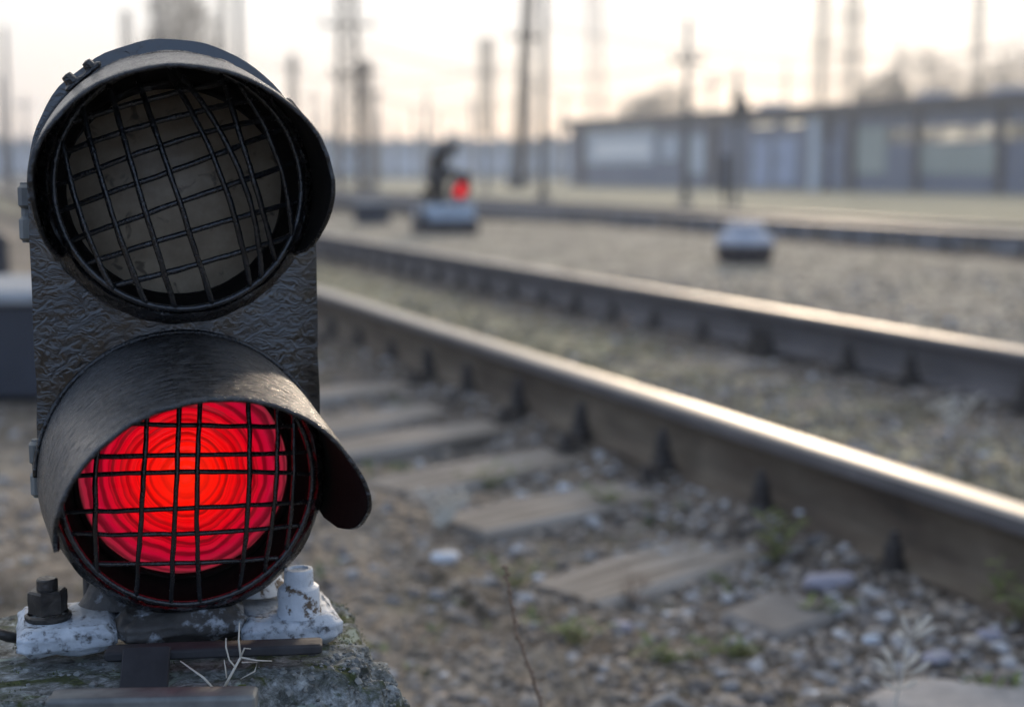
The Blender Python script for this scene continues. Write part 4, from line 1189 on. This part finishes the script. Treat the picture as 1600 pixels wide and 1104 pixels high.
M['depot_pale'] = mat('pale_blue_panel', [(.36, .43, .49), (.48, .55, .60)], .5, rough=.45)
M['reflection_white'] = mat('reflection_white', [(.74, .76, .76), (.82, .84, .84)], .5, rough=.4)  # colour of the reflection painted on the depot's large pane
M['cream'] = mat('cream_sheet', [(.50, .46, .40), (.62, .57, .50)], .5, rough=.6)
gl = bpy.data.materials.new('window_glass'); gl.use_nodes = True
t = gl.node_tree; N = t.nodes; N.clear(); oo = N.new('ShaderNodeOutputMaterial'); tb = N.new('ShaderNodeBsdfTransparent'); tb.inputs[0].default_value = (.82, .86, .86, 1)
gb = N.new('ShaderNodeBsdfGlossy'); gb.inputs['Roughness'].default_value = .05; mx = N.new('ShaderNodeMixShader'); mx.inputs[0].default_value = .08
t.links.new(tb.outputs[0], mx.inputs[1]); t.links.new(gb.outputs[0], mx.inputs[2]); t.links.new(mx.outputs[0], oo.inputs[0]); M['glass'] = gl

A = Vector((5.3, 130)); Bp = Vector((40.0, 59.0))       # far left corner, near right corner of the depot front
DV = (Bp - A); DL = DV.length; DD = DV / DL; DN = Vector((DD.y, -DD.x))     # DN points to the yard
def front(u, out=0.0): q = A + DD * u + DN * out; return (q.x, q.y)
def u_of(px):      # distance along the front where the view ray through column px meets it
    k = (px - 800) / F / (math.cos(PITCH) + (287 / F) * math.sin(PITCH))
    # A.x + DD.x u = k (A.y + DD.y u)
    return (k * A.y - A.x) / (DD.x - k * DD.y)
def z_of(px, py):
    q = A + DD * u_of(px); r_ = ray(px, py); return H + r_.z * q.y / r_.y
zb = -.7; ZT = 5.15
depot = empty('depot_building', (A.x, A.y, 0)); tag(depot, 'long low depot hall with dark flat roof running in from the right', 'building')
DM = []
def dpart(name, u0, u1, z0, z1, m_, out=0.0, t=.12, parent=None, back=0.0):
    b = MB(); a0, a1 = front(u0, -back), front(u1, -back); quad_box(b, a0, a1, z0, z1, t, out)
    b.v = [(x - A.x, y - A.y, z) for x, y, z in b.v]
    o = b.build(name, m_, depot if parent is None else parent); return o
UE = DL
# openings (px0, px1, py0, py1): clear strip windows through which the sky beyond shows
strip = (u_of(1385), UE, z_of(1480, 221), z_of(1480, 196))
top1 = (u_of(1172), u_of(1208), z_of(1200, 198), z_of(1200, 173)); top2 = (u_of(1218), u_of(1253), z_of(1235, 198), z_of(1235, 172))
diag = (u_of(932), u_of(1016), z_of(970, 246), z_of(970, 222))
openings = sorted([top1, top2, strip])
u = 0
for (a0, a1, z0, z1) in openings:
    dpart('wall', u, a0, zb, ZT - .7, M['depot_wall'])
    dpart('wall', a0, a1, zb, z0, M['depot_wall']); dpart('wall', a0, a1, z1, ZT - .7, M['depot_wall'])
    npan = max(1, int((a1 - a0) / 2.2))
    for k in range(npan):
        w0 = a0 + (a1 - a0) * k / npan; w1 = a0 + (a1 - a0) * (k + 1) / npan
        f_ = dpart('window', w0, w0 + .10, z0, z1, M['depot_dark'], out=.03, t=.14)
        dpart('pane', w0 + .10, w1, z0, z1, M['glass'], out=-.05, t=.012, parent=f_)
    u = a1
# back wall, with a high clerestory so that the sky shows through
for (u0, u1, z0, z1) in ((-1, UE, zb, 2.2), (-1, UE, 4.95, ZT - .62)):
    dpart('back_wall', u0, u1, z0, z1, M['depot_wall'], back=9.0)
dpart('roof', -1.0, UE, ZT - .62, ZT, M['depot_dark'], out=.7, t=10.4)
dpart('gutter', -1.0, UE, ZT - .78, ZT - .625, M['galv'], out=.55, t=.18)
for px, wpx, m_ in ((1268, 16, 'depot_pale'), (1326, 12, 'depot_dark'), (1292, 8, 'depot_dark'), (1560, 10, 'depot_dark'), (1430, 8, 'depot_dark'), (1110, 12, 'depot_dark'), (905, 10, 'depot_dark')):
    u0 = u_of(px); w = abs(u_of(px + wpx) - u0); dpart('column', u0, u0 + w, -.7, ZT - .79, M[m_], out=.30, t=.18)
for px0, px1, y0, y1, m_, nm in ((915, 1022, 202, 256, 'depot_pale', 'panel'), (1033, 1060, 212, 250, 'depot_pale', 'window_panel'), (1073, 1102, 212, 272, 'depot_pale', 'window_panel'),
                                 (1177, 1202, 218, 292, 'depot_blue', 'door'), (1212, 1244, 216, 288, 'depot_blue', 'door'), (1281, 1306, 222, 290, 'depot_blue', 'door'), (1332, 1384, 198, 272, 'depot_green', 'panel'),
                                 (1434, 1556, 226, 272, 'depot_green', 'panel')):
    xm = (px0 + px1) / 2; z1, z0 = z_of(xm, y0), z_of(xm, y1)
    if px0 == 915:
        o = dpart('panel', u_of(px0), u_of(px1), z0, z1, M[m_], out=.05, t=.04)
        dpart('painted_reflection', u_of(930), u_of(1016), diag[2], diag[3], M['reflection_white'], out=.10, t=.04, parent=o)  # white slab paints in the bright reflection seen on this pane
    else:
        o = dpart(nm, u_of(px0), u_of(px1), max(z0, -.4), z1, M[m_], out=.06, t=.05)
        if nm == 'door': dpart('handle', u_of(px0) + .3, u_of(px0) + .45, 1.3, 1.5, M['depot_dark'], out=.12, t=.05, parent=o)
# rooftop boxes
for px, w in ((1500, 2.2), (1390, 1.6), (1580, 2.6), (1150, 1.4)):
    u0 = u_of(px); dpart('roof_unit', u0, u0 + w, ZT + .003, ZT + .5, M['cap_white'], out=-2.0, t=1.6)

# pale blue shed far behind
shed = empty('storage_shed', (0, 225, 0)); tag(shed, 'very long pale blue shed in the haze behind the distant signal', 'building')
xa, xb = -120.0, 12.0
ztop = 5.0
def spart(name, x0, x1, z0, z1, m_, y=0, t=.2, parent=None): b = MB(); b.box(((x0 + x1) / 2, y, (z0 + z1) / 2), (x1 - x0, t, z1 - z0)); return b.build(name, m_, parent or shed)
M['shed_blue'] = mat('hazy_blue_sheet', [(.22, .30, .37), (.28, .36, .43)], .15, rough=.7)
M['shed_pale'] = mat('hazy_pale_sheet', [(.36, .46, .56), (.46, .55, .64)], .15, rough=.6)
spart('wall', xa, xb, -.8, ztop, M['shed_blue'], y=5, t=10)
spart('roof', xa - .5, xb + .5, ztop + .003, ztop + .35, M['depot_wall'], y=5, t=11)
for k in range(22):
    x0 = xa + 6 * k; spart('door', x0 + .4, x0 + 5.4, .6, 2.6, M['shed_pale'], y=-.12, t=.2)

# ------------------------------------------------------------------ masts
M['mast'] = mat('mast_steel', [(.070, .052, .036), (.11, .085, .06)], 1.0, rough=.7)
M['mast_dark'] = mat('mast_concrete', [(.07, .07, .07), (.12, .12, .115)], 1.0, rough=.85)
def mast(px, top, Y, w, label, style='lattice', lean=0.0, arm=None, zbase=None):
    c = at(px, 265, Y); zb_ = gh(c.x, Y) - .05 if zbase is None else zbase
    ht = at(px, top, Y).z - zb_
    root = empty('lattice_mast' if style == 'lattice' else 'pole_mast', (c.x, Y, zb_)); root.rotation_euler = (0, lean, random.uniform(-.5, .5) if style == 'lattice' else 0)
    tag(root, label, 'mast', 'masts of the railway yard')
    if style == 'lattice':
        tw_ = .55
        for sx in (-1, 1):
            for sy in (-1, 1):
                b = MB(); b.tube([(sx * w / 2, sy * w / 2, 0), (sx * w / 2 * tw_, sy * w / 2 * tw_, ht)], .026 + .026 * w, 4); b.build('leg', M['mast'], root)
        b = MB(); n = int(ht / (w * .85)) + 1
        for k in range(n):
            z0, z1 = ht * k / n, ht * (k + 1) / n
            w0, w1 = w / 2 * (1 - (1 - tw_) * k / n), w / 2 * (1 - (1 - tw_) * (k + 1) / n)
            cs0 = [(-w0, -w0), (w0, -w0), (w0, w0), (-w0, w0)]; cs1 = [(-w1, -w1), (w1, -w1), (w1, w1), (-w1, w1)]
            for i in range(4):
                j = (i + 1) % 4
                b.tube([(*cs0[i], z0), (*cs1[j], z1)], .026, 3, cap=False); b.tube([(*cs0[j], z0), (*cs1[i], z1)], .026, 3, cap=False)
                b.tube([(*cs1[i], z1), (*cs1[j], z1)], .026, 3, cap=False)
        b.build('bracing', M['mast'], root)
        b = MB(); b.box((0, 0, .25), (w * 1.4, w * 1.4, .6), bev=.04); b.build('footing', M['mast_dark'], root)
    else:
        b = MB(); b.tube([(0, 0, 0), (0, 0, ht)], [w / 2, w / 2 * .6], 10); b.build('pole', M['mast_dark'] if style == 'pole' else M['mast'], root, smooth=True)
        b = MB(); b.lathe([(0, 0), (w, 0), (w * .9, .25), (w * .5, .35)], 12); b.build('footing', M['mast_dark'], root)
    if arm:
        for (pz, aw) in arm:
            z = at(px, pz, Y).z - zb_; b = MB(); b.box((0, 0, z), (aw, .10, .12)); 
            for k in (-1, -.4, .4, 1): b.tube([(k * aw * .47, 0, z), (k * aw * .47, 0, z + .35)], .05, 6)
            b.build('crossarm', M['mast'], root)
    return root
mast(16, 42, 70, .34, 'slim mast with dark foot at the far left edge', 'pole')
mast(205, 18, 95, .75, 'blurred mast left of the tree above the signal hood')
mast(255, -70, 100, .95, 'lattice mast standing in front of the bare tree above the hood')
mast(354, -90, 88, .50, 'slimmer left one of the two masts right above the hood')
mast(378, -90, 82, .50, 'taller right one of the two masts right above the hood', 'pole')
mast(460, 86, 112, .85, 'short mast just right of the black hood', arm=[(104, 1.6)])
mast(546, -190, 62, .95, 'widest lattice mast, between the hood and the distant signal', arm=[(40, 2.2), (118, 1.6)])
mast(574, 92, 84, .75, 'lower lattice mast close behind the widest one', arm=[(112, 1.8), (150, 1.8)])
m9 = mast(760, 185, 92, .30, 'mast with a tall ladder cage at its top, above the distant signal', 'pole')
b = MB(); z0 = at(760, 190, 92).z; z1 = at(760, 44, 92).z
for k in range(22):
    z = z0 + (z1 - z0) * k / 21; b.box((0, 0, z - .1), (.95, .50, .05))
    b.tube([(-.46, -.2, z - .1), (.46, .2, z + .1)], .03, 4)
for sx in (-.45, 0, .45): b.tube([(sx, 0, z0 - .3), (sx, 0, z1)], .05, 6)
b.build('ladder_cage', M['mast'], m9)
mast(808, -120, 64, .50, 'leaning mast of the close pair right of the distant signal', lean=R(4.0), zbase=0, arm=[(60, 1.8)])
mast(849, -160, 66, .36, 'upright mast of the close pair right of the distant signal', 'pole')
mast(936, -100, 150, 1.9, 'tapering lattice mast at the left end of the depot', lean=R(-2.0))
mast(1072, 30, 58, .30, 'pole with a crossarm in front of the left half of the depot', 'pole', arm=[(96, 1.3)])
sg = mast(1150, 104, 56, .20, 'short signal pole with a round head cluster in front of the depot', 'pole')
b = MB(); zh = at(1150, 132, 56).z
b.box((0, 0, zh), (.34, .26, 1.1), bev=.04); b.box((.28, 0, zh - .2), (.34, .24, .62), bev=.04); b.tube([(-.3, 0, zh - .75), (.5, 0, zh - .75)], .05, 6)
b.build('signal_head', M['far_black'], sg)
mast(1280, -110, 115, 1.25, 'left one of the two hazy lattice masts above the depot roof', arm=[(70, 2.6)])
mast(1326, -110, 112, 1.35, 'right one of the two hazy lattice masts above the depot roof', arm=[(28, 2.6), (90, 2.2)])
mast(1520, -110, 118, .95, 'single mast rising in front of the trees at the right')
names = ['above the left end of the shed roof', 'left of the distant signal, paired low', 'just left of the distant signal', 'right above the distant signal head', 'short, right above the red lamp',
         'between the red lamp and the cage mast', 'low, beside the leaning mast', 'far right over the shed roof', 'nearest to the lower lattice mast', 'low, over the middle of the shed']
for i, (px, top) in enumerate(((500, 170), (618, 190), (648, 168), (684, 178), (712, 196), (740, 176), (778, 205), (872, 210), (596, 178), (664, 200))):
    mast(px, top, 190, .42, 'thin far mast ' + names[i], 'pole')
side = ['over the shed roof, second from the hood', 'over the shed roof, close left of the cage mast', 'seen low between the two leaning-pair masts', 'over the left edge beside the signal plate',
        'low, beside the lower lattice mast', 'over the depot roof, right of the crossarm pole', 'over the depot roof, left of the hazy pair', 'over the depot roof between the hazy pair and the broad tree', 'thin one right of the leaning pair',
        'at the far left, lower than the slim mast', 'between the hood and the short mast', 'taller, behind the distant signal']
for (px, top, d), nm in zip(((520, 150, 170), (738, 150, 200), (829, 120, 150), (42, 150, 160), (590, 140, 160), (1110, 120, 170), (1225, 96, 180), (1400, 60, 170), (880, 150, 180), (5, 120, 150), (492, 140, 180), (668, 140, 170)), side):
    mast(px, top, d, .5, 'thin far mast ' + nm, 'pole', arm=[(top + 14, 1.9)] if px % 3 == 0 else None)

# overhead wires between the tall masts
M['wirefar'] = mat('overhead_wire', [(.06, .06, .06), (.08, .08, .08)], 1, rough=.6)
for (a, bq, txt) in (((546, 60, 62), (1072, 96, 58), 'upper'), ((808, 120, 64), (1150, 118, 56), 'lower'), ((849, 40, 66), (1700, 60, 60), 'topmost long'), ((1072, 110, 58), (1640, 40, 55), 'steeper long'), ((378, 90, 82), (808, 100, 64), 'left-hand'), ((546, 130, 62), (849, 140, 66), 'lowest left-hand')):
    p0, p1 = at(*a), at(*bq); b = MB()
    b.tube([p0.lerp(p1, k / 16) - p0 - Vector((0, 0, 1.1 * 4 * (k / 16) * (1 - k / 16))) for k in range(17)], .028, 5)
    o = b.build('overhead_wire', M['wirefar'], loc=p0); tag(o, txt + ' overhead wire sagging between the masts above the depot', 'wire')

# ------------------------------------------------------------------ trees
M['twigs'] = mat('bare_twigs', [(.20, .15, .09), (.32, .25, .16)], .5, rough=.85)
def tree(px, top, Y, wpx, label, seed, n=1500):
    r_ = random.Random(seed); c = at(px, 265, Y); ht = at(px, top, Y).z + .7; w = wpx / F * Y
    root = empty('bare_tree', (c.x, Y, -.7)); tag(root, label, 'tree', 'bare trees in the haze')
    tk = MB(); cr_ = MB(); cz = ht * .60; rz_ = ht * .42; rx_ = w / 2
    tk.tube([(0, 0, 0), (.1, 0, ht * .3), (0, .1, ht * .55), (.1, 0, ht * .8)], [ht * .022, ht * .017, ht * .011, ht * .004], 7)
    for k in range(16):
        z0 = ht * r_.uniform(.22, .6); a = r_.uniform(0, 6.28); e_ = Vector((math.cos(a) * rx_ * .75, math.sin(a) * rx_ * .75, min(ht * .88, z0 + ht * r_.uniform(.15, .35))))
        tk.tube([(0, 0, z0), Vector((0, 0, z0)).lerp(e_, .5) + Vector((0, 0, -.3)), e_], [ht * .009, ht * .006, ht * .002], 5)
    for k in range(n):
        while True:
            v = Vector((r_.uniform(-1, 1), r_.uniform(-1, 1), r_.uniform(-1, 1)))
            m_ = v.length
            if m_ < 1 and r_.random() < .35 + m_ * .5: break
        bump_ = 1 + .22 * noise.noise(v.normalized() * 1.7 + Vector((seed, 0, 0)))
        p = Vector((v.x * rx_ * bump_, v.y * rx_ * bump_, cz + v.z * rz_ * bump_)); d = (Vector((v.x, v.y, v.z * .6 + .5)) + Vector((r_.gauss(0, .4), r_.gauss(0, .4), r_.gauss(0, .3)))).normalized() * ht * r_.uniform(.05, .12)
        q = p + d
        cr_.tube([p - d * .5, p + Vector((0, 0, d.length * .08)), p + d * .5], [.045, .035, .012], 3, cap=False)
    tk.build('trunk', M['twigs'], root); cr_.build('crown', M['twigs'], root)
tree(288, -25, 120, 130, 'bare tree above the signal hood behind the lattice mast', 2)
tree(1440, 82, 150, 170, 'broad bare tree over the right half of the depot roof', 4)
tree(1585, 78, 140, 150, 'bare tree at the right edge over the depot roof', 6)
tree(1375, 118, 160, 110, 'lower bare tree left of the broad one over the roof', 8)
tree(1040, 132, 190, 110, 'low hazy bare tree over the left part of the depot roof', 10)
tree(1000, 150, 200, 90, 'smallest hazy bare tree at the left end of the depot', 12)
# far wood along the horizon
vs = []; fs = []
for k in range(900):
    y = rng.uniform(290, 380); x = rng.uniform(-1.0, 1.0) * y * .75; hh = (rng.uniform(5, 8.5) if x < 25 else rng.uniform(2.5, 4.2)) * (1 + .25 * fbm(x, 0, .02, 2)); w_ = rng.uniform(2, 4)
    i0 = len(vs)
    for lv, (zz, ww) in enumerate(((0, .5), (.35, 1), (.7, .8), (1, .15))):
        for q in range(6):
            a = q * math.pi / 3 + rng.uniform(-.2, .2); vs.append((x + math.cos(a) * w_ * ww * rng.uniform(.8, 1.2), y + math.sin(a) * w_ * ww, zz * hh))
    for lv in range(3):
        for q in range(6): j = (q + 1) % 6; fs.append((i0 + lv * 6 + q, i0 + lv * 6 + j, i0 + lv * 6 + 6 + j, i0 + lv * 6 + 6 + q))
me = bpy.data.meshes.new('far_wood'); me.from_pydata(vs, [], fs); M['wood'] = mat('hazy_wood', [(.04, .05, .045), (.08, .085, .07)], .3, rough=.9); me.materials.append(M['wood'])
o = link('far_wood', me); tag(o, 'far belt of woodland along the horizon in the haze', 'wood', kind='stuff')

# ------------------------------------------------------------------ haze
hm = bpy.data.materials.new('haze'); hm.use_nodes = True
t = hm.node_tree; t.nodes.clear(); oo = t.nodes.new('ShaderNodeOutputMaterial'); pv = t.nodes.new('ShaderNodeVolumePrincipled')
pv.inputs['Color'].default_value = (.90, .94, 1.0, 1); pv.inputs['Density'].default_value = 0.0014; pv.inputs['Anisotropy'].default_value = .35
t.links.new(pv.outputs[0], oo.inputs['Volume'])
b = MB(); b.box((0, 190, 13.5), (1200, 420, 33)); o = b.build('haze', hm); o.display_type = 'WIRE'
tag(o, 'thin pale haze hanging over the whole yard', 'haze', kind='stuff')
